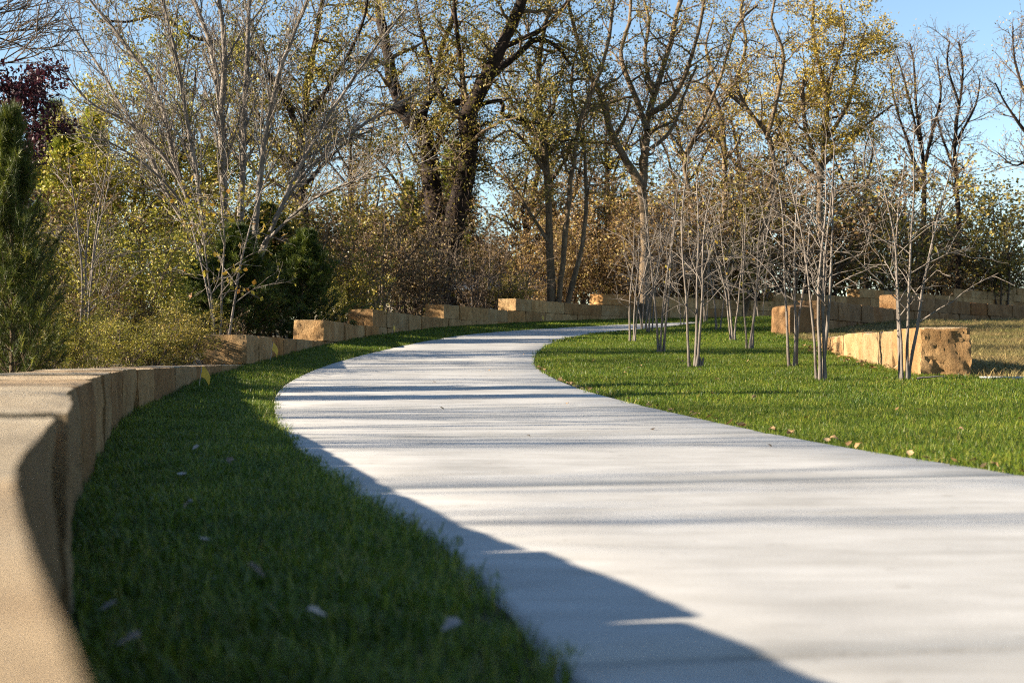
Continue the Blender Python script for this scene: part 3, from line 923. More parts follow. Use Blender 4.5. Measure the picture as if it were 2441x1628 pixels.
guided_tree('olive_tree', 'olive-leafed tree with a long dark sideways limb behind the silvery stems', 'tree', [
    ([(705, 700), (700, 520), (690, 380), (700, 250), (720, 120), (740, 0), (750, -40)], 26, 10, 1, True),
    ([(698, 330), (640, 200), (560, 110), (440, 85), (370, 35), (300, 50), (230, 48)], 16, 5, -1, False),
    ([(692, 400), (610, 300), (570, 200), (540, 120)], 13, 5, 2, False),
    ([(700, 280), (780, 160), (830, 60), (850, -30)], 13, 5, -2, False),
    ([(695, 430), (790, 330), (850, 300)], 11, 4, 1, False),
    ([(696, 460), (600, 400), (540, 360)], 10, 4, 0, False)],
    43, TW_LOCUST, 'bark_dark', 'bark_brown', ('olive', 12, (.14, .14, .13), .10, .5), 31)
guided_tree('yellow_tree', 'yellow-green leafy tree filling the gap left of the silvery stems', 'tree', [
    ([(330, 800), (325, 600), (330, 450), (320, 330), (340, 230)], 18, 6, 1, True),
    ([(327, 560), (250, 420), (230, 300)], 12, 4, -1, False),
    ([(328, 500), (410, 380), (440, 260), (450, 160)], 12, 4, 1, False),
    ([(328, 540), (400, 470), (470, 430)], 9, 4, -1, False),
    ([(326, 600), (240, 500), (190, 430)], 9, 4, -1, False)],
    37.5, TW_LOCUST, 'bark_dark', 'bark_brown', ('yellowgreen', 16, (.15, .15, .14), .095, .75), 33)
guided_tree('left_bare_tree', 'bare twigs of an off-picture tree arching over the purple crown, top left', 'tree', [
    ([(-420, 900), (-400, 500), (-380, 250), (-300, 120), (-200, 60)], 40, 12, 0, True),
    ([(-300, 120), (-120, 80), (10, 90), (90, 125)], 11, 3, 0, False),
    ([(-330, 160), (-150, 30), (0, 30), (70, 10)], 11, 3, .5, False),
    ([(-340, 200), (-180, 150), (-20, 150), (60, 130)], 9, 3, -.5, False)],
    24, TW_MAPLE, 'bark_dark', 'bark_twig', None, 35)

# ---- shrubs
SHRUB_LV = [dict(per=2.4, t0=.15, ang=(25, 60), L=(.6, 1.3), n=5, wig=.12, trop=0, rr=.55, rmin=.008, k=4, leaf=True),
            dict(per=3.6, t0=.15, ang=(30, 65), L=(.3, .7), n=4, wig=.15, trop=0, rr=.6, rmin=.006, k=3, leaf=True),
            dict(per=4.0, t0=.15, ang=(30, 65), L=(.15, .4), n=3, wig=.15, trop=0, rr=.6, rmin=.005, k=3, leaf=True)]
def shrub_meshes(sd, h, spread, n_st, leafmat, per, size, keep, bark='bark_twig', levels=SHRUB_LV, sp=.075):
    rng = random.Random(sd)
    st, cr, tips = Wood(), Wood(), []
    for i in range(n_st):
        a = rng.uniform(0, 6.28); rr_ = rng.uniform(0, .35)*spread
        p = Vector((rr_*math.cos(a)*.5, rr_*math.sin(a)*.5, -.05))
        lean = rng.uniform(.05, .75)*spread/h
        d = Vector((math.cos(a)*lean, math.sin(a)*lean, 1))
        pts = walk(rng, p, d, h*rng.uniform(.55, 1.0), 8, .06, -.12, Vector((math.cos(a), math.sin(a), 0))*.12)
        rad = taper(.022*h/3, .006, 8)
        st.add(pts, rad, 5)
        spawn(rng, cr, tips, pts, rad, levels)
    for key_, lst_ in st.b.items(): cr.b.setdefault(key_, []).extend(lst_)
    mc = cr.mesh('crown', M[bark])
    ml = None
    if per:
        a = [t for t in tips if rng.random() < keep]
        ml = leaf_cloud('foliage', a, per, (sp, sp, sp), size, M[leafmat], sd+9)
    return None, mc, ml
SH = {
    'yg1': shrub_meshes(101, 3.2, 2.0, 11, 'yellowgreen', 5, .062, .8),
    'yg2': shrub_meshes(102, 2.8, 2.4, 12, 'yellowgreen', 5, .062, .8),
    'ol1': shrub_meshes(103, 3.4, 2.2, 11, 'olive', 5, .075, .8),
    'ol2': shrub_meshes(104, 3.0, 2.6, 12, 'olive', 5, .075, .8),
    'ru1': shrub_meshes(105, 3.6, 2.4, 12, 'rust', 4, .075, .75),
    'ru2': shrub_meshes(106, 3.2, 2.6, 12, 'rust', 4, .075, .7),
    'ta1': shrub_meshes(107, 3.0, 2.2, 12, 'tan', 3, .06, .7),
    'br1': shrub_meshes(108, 3.2, 2.4, 14, 'brown', 3, .075, .7),
    'br2': shrub_meshes(109, 3.4, 2.4, 14, 'brown', 3, .075, .6),
    'wi1': shrub_meshes(110, 3.6, 2.4, 13, 'willow', 3, .085, .75),
    'wi2': shrub_meshes(111, 3.4, 2.6, 13, 'willow', 3, .085, .75),
    'tw1': shrub_meshes(112, 3.0, 2.4, 18, 'tan', 0, .06, .5),
    'tw2': shrub_meshes(113, 2.6, 2.6, 18, 'tan', 0, .06, .5),
}
SHH = {k: float(np.percentile([v.co.z for v in (m[2] or m[1]).vertices], 97)) for k, m in SH.items()}
for k_, m_ in SH.items(): print('SHRUB', k_, len(m_[1].polygons), len(m_[2].polygons) if m_[2] else 0, round(SHH[k_], 2))
def shrub(kind, x, y, d, top, label, rz=0, name='shrub', group=None, wide=1.0):
    """x: view column of the base, top: view row of the top, d: depth"""
    b = DP(x, 700, d)
    z = float(ground_z(b.x, d))
    zt = DP(x, top, d).z
    s = max(.25, (zt - z) / SHH[kind])
    root = empty(name, (b.x, d, z), label, 'shrub', group)
    root.rotation_euler = (0, 0, rz); root.scale = (s*wide, s*wide, s)
    ms, mc, ml = SH[kind]
    obj('crown', mc, root)
    if ml: obj('foliage', ml, root)
    return root

SHRUBS = [
 ('ol2', 60, 15.5, 775, 'lowest dark olive bush over the near wall at far left', 1.0, 1.7),
 ('yg1', 150, 16.4, 765, 'lowest yellow-green bush over the near wall by the four stems', 2.0, 1.7),
 ('yg2', 250, 17.2, 745, 'lowest yellow-green bush right of the four curving stems', 3.0, 1.7),
 ('ol1', 340, 18.0, 745, 'lowest olive bush over the near wall, middle', 4.0, 1.7),
 ('ol2', 425, 19.0, 715, 'low olive bush left of the yellow-leaved thin tree', 5.0, 1.7),
 ('br2', 475, 21.5, 760, 'lowest brown bush behind the second wall step', 6.0, 1.5),
 ('yg2', 120, 18.5, 690, 'low yellow-leafed bush just over the near wall, left of the thin stems', .7, 1.3),
 ('ol2', 40, 18.0, 640, 'dark olive bush under the left-edge pine', 2.6, 1.2),
 ('yg1', 300, 20.5, 690, 'low sunlit yellow bush over the near wall between the thin trees', 3.4, 1.4),
 ('ol1', 420, 23.0, 700, 'dark low bush left of the second wall step', 4.7, 1.3),
 ('br1', 225, 21.5, 640, 'brown twiggy bush behind the four curving stems', 1.5, 1.2),
 ('yg1', 175, 22.5, 520, 'yellow-green leafy shrub behind the leftmost thin-stemmed tree', .3, 1.0),
 ('ol1', 90, 24, 500, 'dull olive shrub in deep shade against the dark pine at far left', 1.3, 1.0),
 ('yg2', 285, 23.2, 540, 'bright yellow-leafed shrub low between the two thin-stemmed trees', 2.3, 1.1),
 ('yg1', 395, 29.6, 470, 'tall yellow-green shrub just left of the young pine', 4.0, 1.0),
 ('yg2', 230, 30, 470, 'yellow shrub standing one row back behind the leftmost thin tree', 5.0, 1.2),
 ('br1', 130, 31, 440, 'brown-leafed shrub under the lime conifer', 1.1, 1.1),
 ('br2', 340, 22.8, 700, 'low dark brown bush just over the near wall', .8, 1.3),
 ('ol2', 780, 35, 560, 'olive shrub right of the young pine with leaves down to the wall', 1.9, 1.0),
 ('yg1', 745, 33, 660, 'small yellow shrub tucked behind the third wall step', 3.9, .9),
 ('ta1', 850, 36.5, 640, 'pale tan low shrub behind the fourth wall step', .9, 1.2),
 ('ta1', 930, 43, 520, 'tan twiggy shrub left of the old trunk base', 2.2, 1.1),
 ('tw1', 985, 43, 540, 'leafless thicket of thin upright stems before the old trunk', 3.1, .9),
 ('br2', 870, 42.8, 470, 'dark brown shrub filling shade left of the old trunk', 4.4, 1.2),
 ('ol1', 800, 49, 430, 'tall olive shrub behind the tan bushes', 5.2, 1.2),
 ('tw2', 1110, 49.5, 560, 'grey leafless shrub right of the old trunk base', .4, 1.2),
 ('ol2', 1165, 49.2, 620, 'green-leafed low shrub between the house porch and fifth wall step', 1.6, 1.0),
 ('br1', 1080, 53, 540, 'dark brown shrub at the foot of the old trunk', 2.7, 1.1),
 ('ru1', 1310, 55, 500, 'rust and gold shrub below the vine-covered locust', 3.3, 1.0),
 ('ru2', 1235, 56, 540, 'yellow-rust shrub beside the porch roof', 4.9, .9),
 ('ru1', 1400, 56, 470, 'large copper-brown shrub at centre right of the rust shrub', 5.7, 1.1),
 ('ru2', 1490, 57, 480, 'brown-orange shrub under the forking locust', .6, 1.1),
 ('br1', 1560, 57, 440, 'dark brown shrub behind the crowded young trees', 1.2, 1.2),
 ('wi1', 1640, 59, 400, 'green and brown shrub below the snapped locust', 2.0, 1.1),
 ('ol1', 1590, 61, 540, 'low olive shrub above the far wall, behind young trees', 2.9, 1.2),
 ('br2', 1720, 60, 370, 'tall dark brown shrub below the golden tree, left side', 3.7, 1.1),
 ('ol2', 1690, 64, 440, 'olive shrub seen between young tree stems', 4.2, 1.2),
 ('br1', 1800, 66, 350, 'dense brown shrub under the golden crown', 5.1, 1.2),
 ('wi2', 1880, 68, 390, 'green-brown shrub under the golden tree trunk', 5.9, 1.2),
 ('wi1', 1960, 70, 390, 'dark brown shrub right of the golden tree', .2, 1.2),
 ('ta1', 2040, 74, 400, 'olive willow-like shrub at the foot of the double bare tree', 1.4, 1.2),
 ('wi2', 2130, 80, 450, 'willow-like shrub between the two far bare trees', 2.4, 1.2),
 ('wi2', 2230, 82, 470, 'willow-like shrub in the low sky gap', 3.5, 1.2),
 ('wi2', 2310, 78, 430, 'tall willow-like shrub at the right picture edge', 4.6, 1.2),
 ('ta1', 2250, 84, 580, 'tan dry shrub on top of the far right wall', 5.5, 1.5),
 ('ta1', 2100, 80, 560, 'tan brush behind the upper wall course', .9, 1.6),
 ('br2', 2360, 84, 560, 'brown brush over the wall at the right picture edge', 1.8, 1.5),
 ('br1', 660, 36, 500, 'dark brown shrub in shade behind the young pines', 2.8, 1.3),
 ('ol1', 560, 37, 450, 'olive shrub hidden behind the silvery stems', 3.6, 1.3),
 ('ol2', 450, 36, 430, 'olive shrub behind the tall yellow shrub', 4.5, 1.3),
 ('br1', 20, 30, 450, 'dark brown shrub under the purple tree', 5.3, 1.4),
 ('ru1', 1150, 66, 590, 'tall rust shrub behind the shelter roof, right of the old trunk', .4, 1.3),
 ('br2', 1210, 68, 440, 'brown shrub mass behind the yellow-rust shrub', 1.3, 1.3),
 ('ru2', 1290, 67, 430, 'rust-leaved thicket behind the vine-covered locust base', 2.5, 1.3),
 ('ol1', 1370, 70, 420, 'olive thicket behind the copper-brown shrub', 3.2, 1.3),
 ('br1', 1450, 69, 430, 'brown thicket behind the forking locust trunk', 4.1, 1.3),
 ('wi2', 1530, 72, 410, 'tan-green thicket one row behind the crowded young trees', 5.4, 1.3),
 ('ol2', 1030, 66, 570, 'olive thicket seen past the old trunk', 5.9, 1.2),
 ('br1', 950, 64, 450, 'brown thicket left of the old trunk, back row', 2.1, 1.3),
 ('ta1', 860, 62, 440, 'tan thicket in the back row left of the old tree', .1, 1.3),
 ('ol2', 760, 60, 430, 'olive thicket in the back row behind the olive tree', 3.0, 1.3),
 ('ta1', 2180, 78, 520, 'tan dry brush between the two far bare trunks', 4.4, 1.4),
]
for k, x, d, top, lab, rz, wd in SHRUBS:
    shrub(k, x, 0, d, top, lab, rz, wide=wd)

# ---- pines
def pine_meshes(sd, h, rad, leafmat, nl, nw, tuft, whorl=.32, sub=3):
    rng = random.Random(sd); g = np.random.default_rng(sd)
    tr, br = Wood(), Wood()
    tpts = walk(rng, Vector((0, 0, -.05)), Vector((0, 0, 1)), h, 10, .015, .1)
    tr.add(tpts, taper(.028*h/2+.01, .006, 10), 7)
    tufts = []
    z = .12
    while z < h*.99:
        f = z/h
        i = min(9, int(f*10)); c = tpts[i].lerp(tpts[i+1], f*10-i)
        n = rng.randint(5, 7); a0 = rng.uniform(0, 6.28)
        for q in range(n):
            a = a0 + q*6.28/n + rng.uniform(-.25, .25)
            L = rad*(1-f)**.8*rng.uniform(.75, 1.15) + .08
            d = Vector((math.cos(a), math.sin(a), rng.uniform(.15, .55)+f*.5))
            bp = walk(rng, c, d, L, 5, .05, .35)
            brd = taper(.010, .004, 5); br.add(bp, brd, 4)
            tufts.append((bp[-1], (bp[-1]-bp[-2]).normalized()))
            for t in range(sub):
                j = rng.randint(1, 4)
                sdv = (bp[j+1]-bp[j]).normalized() + rvec(rng)*.45; sdv.z += .25
                sp_ = walk(rng, bp[j], sdv, L*rng.uniform(.2, .45)+.05, 3, .08, .2)
                br.add(sp_, taper(.006, .003, 3), 3)
                tufts.append((sp_[-1], (sp_[-1]-sp_[-2]).normalized()))
                tufts.append((sp_[1], (sp_[2]-sp_[1]).normalized()))
        z += whorl*rng.uniform(.7, 1.1)*(1.1-.5*f)
    T = np.array([tuple(t[0]) for t in tufts]); D = np.array([tuple(t[1]) for t in tufts])
    C = np.repeat(T, tuft, 0); DD = np.repeat(D, tuft, 0); n = len(C)
    nd = DD*g.uniform(.35, 1.2, (n, 1)) + g.normal(0, .55, (n, 3)); nd /= np.linalg.norm(nd, axis=1)[:, None]
    C = C - DD*g.uniform(-.02, .14, (n, 1))
    w = np.cross(nd, g.normal(0, 1, (n, 3))); w /= np.linalg.norm(w, axis=1)[:, None]
    L = nl*g.uniform(.7, 1.2, (n, 1))
    V = np.stack([C-w*nw*.5, C+w*nw*.5, C+nd*L], 1).reshape(-1, 3)
    F = (np.arange(n)*3)[:, None] + np.array([0, 1, 2])
    rnd = np.repeat(np.clip(np.repeat(g.uniform(0, .7, len(T)), tuft) + g.uniform(0, .3, n), 0, 1), 3)
    return tr.mesh('trunk', M['bark_brown']), br.mesh('crown', M['bark_brown']), mesh_np('foliage', V, [F], M[leafmat], False, rnd)
PM = {'near': pine_meshes(201, 3.0, 1.0, 'pinetip', .12, .006, 38, .14, 6),
      'young': pine_meshes(202, 3.2, 1.35, 'pine', .15, .010, 34, .15, 6),
      'lime': pine_meshes(203, 5.0, 1.6, 'limepine', .16, .016, 26, .24, 5)}
PH = {'near': 3.0, 'young': 3.2, 'lime': 5.0}
def pine(kind, x, d, top, label, rz=0, wide=1.0, name='pine_tree'):
    b = DP(x, 700, d); z = float(ground_z(b.x, d)); s = (DP(x, top, d).z - z)/PH[kind]
    root = empty(name, (b.x, d, z), label, 'pine')
    root.rotation_euler = (0, 0, rz); root.scale = (s*wide, s*wide, s)
    for nm, m in zip(('trunk', 'crown', 'foliage'), PM[kind]): obj(nm, m, root)
    return root
pine('near', 28, 13.5, 255, 'dark shaggy pine at the left picture edge with sunlit yellow-green top', .4, .66)
pine('near', -35, 14.9, 330, 'lower dark pine cut by the left picture edge behind the shaggy one', 2.4, 1.0)
pine('young', 545, 29.6, 520, 'young dark green pine behind the yellow-leaved thin tree', 1.0, 1.25)
pine('young', 690, 31.0, 530, 'young dark pine with tufted needles beside the third wall step', 2.9, 1.15)
pine('young', 620, 36, 470, 'taller dark pine between and behind the two young pines', 4.9, 1.15)
pine('young', 465, 29.0, 590, 'small dark pine at the foot of the silvery stems', 5.9, 1.4)
pine('lime', 150, 36, 290, 'lime-green sunlit pine left of the yellow tree', 1.5, .9)
pine('lime', 215, 40, 255, 'lime-yellow pine one row behind, taller, left of the yellow tree', 3.5, .9)
pine('young', 135, 46, 240, 'dark distant pine top against the sky at left', 5.0, .6)
pine('lime', 1040, 72, 330, 'green pine seen between the two trunks of the old tree', 2.0, .9)
pine('lime', 940, 75, 420, 'distant dim pine left of the old trunk', .7, .9)

# ---- purple-leaved tree at far left
guided_tree('purple_tree', 'dark purple-leaved tree rising behind the pine at far left', 'tree', [
    ([(-10, 830), (0, 600), (10, 450), (20, 320), (30, 200)], 22, 7, .5, True),
    ([(5, 500), (60, 360), (85, 240), (70, 180)], 10, 4, 0, False),
    ([(5, 520), (-50, 380), (-40, 250)], 10, 4, .5, False),
    ([(8, 480), (40, 330), (50, 170)], 8, 4, -.5, False)],
    23, [dict(TW_SMALL[0], L=(.5, 1.1), per=3.0, leaf=True), dict(TW_SMALL[1], per=4.5), dict(TW_SMALL[2], per=3)], 'bark_dark', 'bark_dark', ('purple', 8, (.08, .08, .08), .085, .9), 41)

# ---- young multi-stemmed trees
def young_tree(x, yb, d, h, n_st, label, sd, group='young multi-stemmed trees on the lawn', lean=.24, leafy=0, thick=1.0, behind=False):
    rng = random.Random(sd)
    b = DP(x, yb, d)
    bx = b.x
    z = float(ground_z(bx, d))
    root = empty('young_tree', (bx, d, z), label, 'young tree', group)
    cr, tips = Wood(), []
    a0 = rng.uniform(0, 6.28)
    for i in range(n_st):
        a = a0 + i*6.28/n_st + rng.uniform(-.5, .5)
        p = Vector((math.cos(a)*.06*thick, math.sin(a)*.05, -.04))
        ln = lean*rng.uniform(.35, 1.1)
        dv = Vector((math.cos(a)*ln, math.sin(a)*ln, 1))
        L = h*rng.uniform(.82, 1.05)
        dv = Vector((math.cos(a)*ln*.35, math.sin(a)*ln*.35, 1))
        pts = walk(rng, p, dv, L, 12, .04, .05, Vector((math.cos(a), math.sin(a), 0))*ln*1.1)
        rad = [max(.005, r) for r in taper(.024*thick*rng.uniform(.75, 1.1), .006, 12, .85)]
        rad[0] *= 1.35
        w = Wood(); w.add(pts, rad, 8)
        obj('stem', w.mesh('stem', M['bark_small']), root)
        spawn(rng, cr, tips, pts, rad, TW_SMALL)
    obj('crown', cr.mesh('crown', M['bark_small']), root)
    if leafy:
        lo = [t for t in tips if t[2] < h*.85]
        a = rng.sample(lo, min(leafy, len(lo)))
        obj('foliage', leaf_cloud('foliage', a, 1, (.02, .02, .02), .085, M['yellowleaf'], sd+3, aspect=.75), root)
    return root
YT = [
 (1452, 786, 30.0, 2.9, 3, 'slim young tree nearest the path bend, leftmost of the lawn group', 4),
 (1491, 767, 36.0, 2.9, 3, 'slim young tree second from the path bend, set back in shade', 2),
 (1476, 755, 41.0, 2.8, 3, 'small young tree half hidden behind the leftmost two', 0),
 (1517, 811, 24.8, 3.1, 4, 'young tree with three bowed dark stems near the path bend', 3),
 (1566, 755, 41.0, 2.9, 2, 'two pale sunlit stems far back beside the path', 2),
 (1593, 844, 20.0, 3.2, 3, 'young tree with a small dead stump at its base', 5),
 (1621, 748, 46.0, 2.9, 3, 'pale V-forked young tree far back on the lawn', 6),
 (1648, 767, 36.2, 3.0, 3, 'young tree with three dark upright stems in a mulch patch', 4),
 (1683, 784, 30.6, 3.0, 3, 'young tree with dark crowded stems in the shade band', 3),
 (1719, 803, 26.3, 3.1, 3, 'young tree with pale leaning stems in mid lawn', 4),
 (1747, 734, 50.0, 2.9, 2, 'two-stemmed young tree farthest back on the lawn crest', 2),
 (1820, 842, 20.3, 3.3, 3, 'young tree with swollen mossy base left of the tallest one', 4),
 (1886, 876, 16.9, 3.4, 4, 'tallest near young tree with pale stems and one dark leaning stem', 3),
 (2077, 875, 17.0, 3.0, 4, 'pale young tree in front of the big rough wall block', 4),
]
for i, (x, yb, d, h, n, lab, lf) in enumerate(YT):
    young_tree(x, yb, d, h, n, lab, 300+i, leafy=lf)
young_tree(190, 833, 20.5, 3.3, 4, 'thin tree with four bare curving stems behind the near wall', 340, 'thin trees behind the long wall', .32)
young_tree(505, 833, 20.8, 3.2, 4, 'thin tree with hanging yellow leaves beside the second wall step', 341, 'thin trees behind the long wall', .32, 150)

# ---- trees beyond the left picture edge, whose shadows lie across the path
def bare_tree_proc(x, y, h, sd, label, n_st=3, lean=.22):
    rng = random.Random(sd)
    root = empty('bare_tree', (x, y, float(ground_z(x, y))), label, 'tree', 'bare trees outside the left picture edge')
    cr, tips = Wood(), []
    a0 = rng.uniform(0, 6.28)
    for i in range(n_st):
        a = a0 + i*6.28/n_st
        ln = lean*rng.uniform(.4, 1.1)
        pts = walk(rng, Vector((math.cos(a)*.1, math.sin(a)*.1, -.1)), Vector((math.cos(a)*ln, math.sin(a)*ln, 1)), h*rng.uniform(.8, 1), 12, .05, .1)
        rad = taper(.105*h/7, .016, 12)
        w = Wood(); w.add(pts, rad, 8); obj('stem', w.mesh('stem', M['bark_grey']), root)
        spawn(rng, cr, tips, pts, rad, TW_MAPLE[:2])
    obj('crown', cr.mesh('crown', M['bark_grey']), root)
OFF = ((-10.0, 7.9, 5.0, 2, 'bare tree left of the picture level with the path bend'), (-16, 2.9, 6.0, 2, 'bare tree left of the picture near the camera'),
       (-21, 1.0, 6.5, 1, 'thin bare tree left of the picture, nearest the camera row'), (-12.5, 15.6, 5.5, 2, 'bare tree left of the picture near the dark pine'),
       (-20, 5.2, 8, 2, 'tall bare tree well left of the picture'), (-8.0, 10.8, 3.6, 2, 'small bare tree just left of the picture'),
       (-13.5, 9.8, 6, 2, 'bare tree left of the picture, third from the camera'), (-24, 3.0, 7.5, 2, 'farthest bare tree left of the picture'), (-17, 17.5, 7, 3, 'three-stemmed bare tree left of the picture'))
for i, (x, y, h, n, lab) in enumerate(OFF):
    bare_tree_proc(x, y, h, 400+i, lab, n)

# ---- second row of trees far behind
def far_tree_meshes(sd, h, leafmat, per, keep):
    rng = random.Random(sd)
    tr, cr, tips = Wood(), Wood(), []
    pts = walk(rng, Vector((0, 0, -.1)), Vector((rng.uniform(-.1, .1), 0, 1)), h*.92, 12, .07, .15)
    rad = taper(.018*h, .03, 12); tr.add(pts, rad, 8)
    for i in range(6):
        q = rng.randint(3, 8); a = i*2.4+rng.uniform(-.4, .4)
        lp = walk(rng, pts[q], Vector((math.cos(a)*.75, math.sin(a)*.75, .9)), h*rng.uniform(.35, .55), 9, .12, .35)
        lr = taper(rad[q]*.6, .025, 9); tr.add(lp, lr, 6)
        spawn(rng, cr, tips, lp, lr, TW_LOCUST)
    spawn(rng, cr, tips, pts, rad, [dict(TW_LOCUST[0], t0=.3)]+TW_LOCUST[1:])
    a = [t for t in tips if rng.random() < keep]
    return tr.mesh('trunk', M['bark_dark']), cr.mesh('crown', M['bark_brown']), leaf_cloud('foliage', a, per, (.14, .14, .13), .11, M[leafmat], sd)
FT = [far_tree_meshes(501, 12, 'olive', 4, .35), far_tree_meshes(502, 12, 'tan', 4, .25), far_tree_meshes(503, 12, 'brown', 4, .25)]
for x, d, top, k, rz, lab in ((560, 62, 120, 0, .5, 'far olive-leaved tree behind the silvery stems'), (830, 66, 150, 1, 1.9, 'far half-bare tree in the gap left of the old tree'),
        (1190, 70, 60, 0, 3.1, 'far olive tree behind the vine-covered locust'), (1380, 72, 140, 2, 4.0, 'far brown tree behind the forking locust'),
        (1560, 74, 110, 2, 5.2, 'far bare-looking tree between forking and snapped locusts'), (1740, 78, 120, 1, .9, 'far tree behind the snapped locust'),
        (1990, 80, 220, 1, 2.2, 'far tree right of the golden crown'), (280, 60, 170, 1, 3.9, 'far olive tree behind the yellow tree'), (940, 78, 60, 0, 4.8, 'far olive tree behind the old tree crown'),
        (1300, 80, 40, 1, 1.1, 'tall far tree behind the vine-covered locust crown'), (690, 74, 200, 2, 2.8, 'far brown-leaved tree behind the olive tree')):
    b = DP(x, 700, d); z = float(ground_z(b.x, d)); sc_ = (DP(x, top, d).z - z)/12.5
    root = empty('far_tree', (b.x, d, z), lab, 'tree', 'second row of trees behind the wall')
    root.rotation_euler = (0, 0, rz); root.scale = (sc_,)*3
    for nm, m in zip(('trunk', 'crown', 'foliage'), FT[k]): obj(nm, m, root)

# ------------------------------------------------------------------ house glimpsed through the trees
house = empty('house', (-5.6, 82, 0), 'cream house with square chimney glimpsed right of the old trunk', 'house')
house.rotation_euler = (0, 0, R(-42))
hz = 1.6
Boxes().box(-5, 5, -4.5, 5, hz-.5, hz+3.6).build('wall', M['siding'], house)
Boxes().hexa([(-5, -4.5, hz+3.6), (5, -4.5, hz+3.6), (5, 4.9, hz+3.6), (-5, 4.9, hz+3.6), (-.05, -4.5, hz+5.9), (.05, -4.5, hz+5.9), (.05, 4.9, hz+5.9), (-.05, 4.9, hz+5.9)]).build('gable', M['siding'], house)
rf = Boxes()
rf.hexa([(-5.4, -4.8, hz+3.43), (0, -4.8, hz+5.98), (0, 5.3, hz+5.98), (-5.4, 5.3, hz+3.43), (-5.4, -4.8, hz+3.6), (0, -4.8, hz+6.15), (0, 5.3, hz+6.15), (-5.4, 5.3, hz+3.6)])
rf.hexa([(.002, -4.8, hz+5.98), (5.4, -4.8, hz+3.43), (5.4, 5.3, hz+3.43), (.002, 5.3, hz+5.98), (.002, -4.8, hz+6.15), (5.4, -4.8, hz+3.6), (5.4, 5.3, hz+3.6), (.002, 5.3, hz+6.15)])
rfo = rf.build('roof', M['shingle'], house)
Boxes().box(1.2, 2.1, -5.0, -4.1, hz+2, hz+6.6).build('chimney', M['siding'], rfo)
for wx in (-2.6, 3.4):
    wf = Boxes().box(wx-.55, wx+.55, -4.57, -4.502, hz+1.5, hz+2.9).build('window', M['white'], house)
    Boxes().box(wx-.45, wx-.03, -4.6, -4.575, hz+1.6, hz+2.8).build('pane', M['glass'], wf)
    Boxes().box(wx+.03, wx+.45, -4.6, -4.575, hz+1.6, hz+2.8).build('pane', M['glass'], wf)
porch = empty('shelter', (0, 0, 0), 'low grey-roofed shelter with white fascia and posts behind the wall', 'shelter')
pr = Boxes().hexa([(-3.4, 61.5, 3.45), (1.9, 61.5, 3.45), (1.9, 66, 4.3), (-3.4, 66, 4.3), (-3.4, 61.5, 3.58), (1.9, 61.5, 3.58), (1.9, 66, 4.43), (-3.4, 66, 4.43)]).build('roof', M['shingle'], porch)
Boxes().box(-3.45, 1.95, 61.4, 61.49, 3.36, 3.6).build('fascia', M['white'], pr)
for px_ in (-3.2, -2.55, -1.75, .9, 1.75):
    Boxes().box(px_-.07, px_+.07, 61.6, 61.74, 1.6, 3.45).build('post', M['white'], porch)
Boxes().box(-3.3, 1.8, 64.8, 64.9, 1.6, 3.85).build('wall', M['siding'], porch)
for wx in (-2.6, -.6):
    Boxes().box(wx-.4, wx+.4, 64.72, 64.79, 2.2, 3.2).build('window', M['glass'], porch)

# ------------------------------------------------------------------ small things
def flag(x, d, h, label, rz):
    z = float(ground_z(x, d))
    root = empty('marker_flag', (x, d, z), label, 'marker flag', 'yellow marker flags along the wall foot')
    root.rotation_euler = (R(8), R(6), rz); root.scale = (.75, .75, .85)
    w = Wood(); w.add([Vector((0, 0, -.05)), Vector((.004, 0, h*.5)), Vector((0, .003, h))], [.0035]*3, 5)
    obj('wire', w.mesh('wire', M['wire']), root)
    n = 7; V = []
    for i in range(n):
        u = i/(n-1)
        for t in (0, 1):
            zz = h - .01 - t*.14*(1-.12*u) - .13*u*u
            V.append((.012+.13*u, .02*math.sin(u*5+t), zz))
    V = np.array(V); V2 = V + np.array([0, .0015, 0])
    F = []
    for i in range(n-1):
        a = 2*i; F.append([a, a+1, a+3, a+2]); F.append([2*n+a+2, 2*n+a+3, 2*n+a+1, 2*n+a])
    obj('pennant', mesh_np('pennant', np.concatenate([V, V2]), [np.array(F)], M['flag'], True), root)
def at_wall(y, off): return float(ix(WALL, y)) + off
flag(at_wall(15.2, .18), 15.2, .30, 'drooping yellow marker flag at the near wall, nearest of the flags', .5)
flag(at_wall(20.6, .14), 20.6, .36, 'yellow marker flag beside the second wall step', .8)
flag(at_wall(33.5, .25), 33.5, .34, 'yellow marker flag below the fourth wall step', 1.2)
flag(at_wall(47.5, .3), 47.5, .34, 'yellow marker flag farthest up the wall', 1.0)

def leaf_mesh(sd, mat):
    g = np.random.default_rng(sd); n = 8; V = []; F = []
    for i in range(n+1):
        u = i/n; wdt = .42*math.sin(math.pi*min(1, u*1.04))**.8*(1+.25*math.sin(i*2.4))
        lift = .22*math.sin(u*3.1+sd) + .12*u
        V += [(u-.5, -wdt, lift+.18*wdt*2), (u-.5, 0, lift), (u-.5, wdt, lift+.22*wdt*2)]
    for i in range(n):
        a = 3*i; F += [[a, a+3, a+4, a+1], [a+1, a+4, a+5, a+2]]
    return mesh_np('leaf', np.array(V), [np.array(F)], M[mat], True, np.full(len(V), float(g.uniform(0, 1))))
LM = [leaf_mesh(i, 'litter') for i in range(5)]; PLM = [leaf_mesh(i+10, 'paleleaf') for i in range(3)]
rl = random.Random(77)
def fallen(me, x, y, size, z_off, label, group):
    o = obj('fallen_leaf', me)
    o.location = (x, y, float(ground_z(x, y)) + z_off)
    o.rotation_euler = (rl.uniform(-.3, .3), rl.uniform(-.3, .3), rl.uniform(0, 6.28))
    o.scale = (size,)*3
    tag(o, label, 'leaf', group)
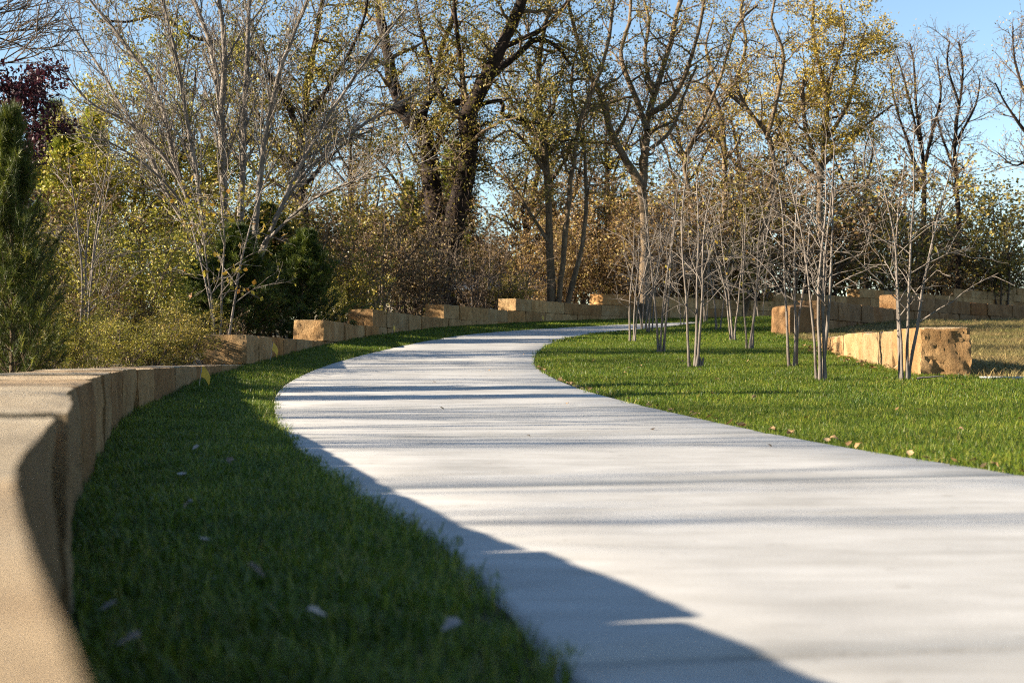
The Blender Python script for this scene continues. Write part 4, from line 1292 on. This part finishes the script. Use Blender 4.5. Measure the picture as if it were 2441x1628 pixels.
for x, y in ((-.74, 2.62), (-.55, 3.05), (-1.0, 4.4), (-1.3, 5.6), (-.35, 2.55), (-.78, 3.6), (-1.25, 6.3), (-.1, 2.4), (-.62, 2.3), (-1.6, 7.2)):
    fallen(rl.choice(PLM), x, y, rl.uniform(.03, .045), .06, 'pale curled leaf lying in the shaded grass below the near wall', 'pale leaves in the shaded grass')
for i in range(60):
    y = rl.uniform(5.6, 20); x = float(ix(PR, y)) + rl.uniform(-.03, .06)
    fallen(rl.choice(LM), x, y, rl.uniform(.035, .065), .03, 'dry brown leaf caught along the right edge of the path', 'dry leaves along the path edge')
for i in range(26):
    y = rl.uniform(7, 22); x = float(ix(PR, y)) + rl.uniform(.3, 5)
    if x > 5: continue
    fallen(rl.choice(LM), x, y, rl.uniform(.035, .055), .055, 'dry brown leaf scattered on the sunny lawn grass', 'dry leaves on the lawn')
for x, y in ((1.45, 8.0), (.95, 9.6), (.1, 8.8), (-.6, 12.2), (.5, 12.8), (-.9, 16.5), (-.3, 19), (.2, 24)):
    fallen(rl.choice(LM), x, y, rl.uniform(.028, .042), .020, 'small dark leaf lying on the sunlit concrete path', 'leaves on the path')
for i in range(60):
    s_ = rl.uniform(.5, c1.s[-1]); xx, yy = c1.at(s_, rl.uniform(.03, .5))
    fallen(rl.choice(LM), float(xx), float(yy), rl.uniform(.05, .08), .06, 'brown leaf drifted against the foot of the short sunlit wall', 'leaves drifted against the short wall')
# dead stump beside a young tree
sp_ = DP(1606, 846, 20.0)
st_ = empty('stump', (sp_.x, 20.0, float(ground_z(sp_.x, 20.0))), 'small dead forked stump stub beside a young tree', 'stump')
w = Wood()
w.add([Vector((0, 0, -.05)), Vector((.005, 0, .12)), Vector((-.02, 0, .2))], [.03, .022, .014], 6)
w.add([Vector((.02, 0, -.05)), Vector((.04, 0, .08)), Vector((.055, 0, .15))], [.025, .02, .012], 6)
obj('trunk', w.mesh('trunk', M['bark_grey']), st_)
# fallen twigs
for i, (x, d, L, lab) in enumerate(((2060, 17.0, .34, 'short broken twig lying on the lawn before the big block'),)):
    p0 = DP(2105, 800, 16.4)
    z = float(ground_z(p0.x, 16.4)) + .07
    w = Wood(); rr = random.Random(5)
    w.add(walk(rr, Vector((p0.x, 16.4, z)), Vector((1, .2, .12)), L, 5, .08, 0), taper(.014, .006, 5), 5)
    tag(obj('twig', w.mesh('twig', M['bark_grey'])), lab, 'twig')
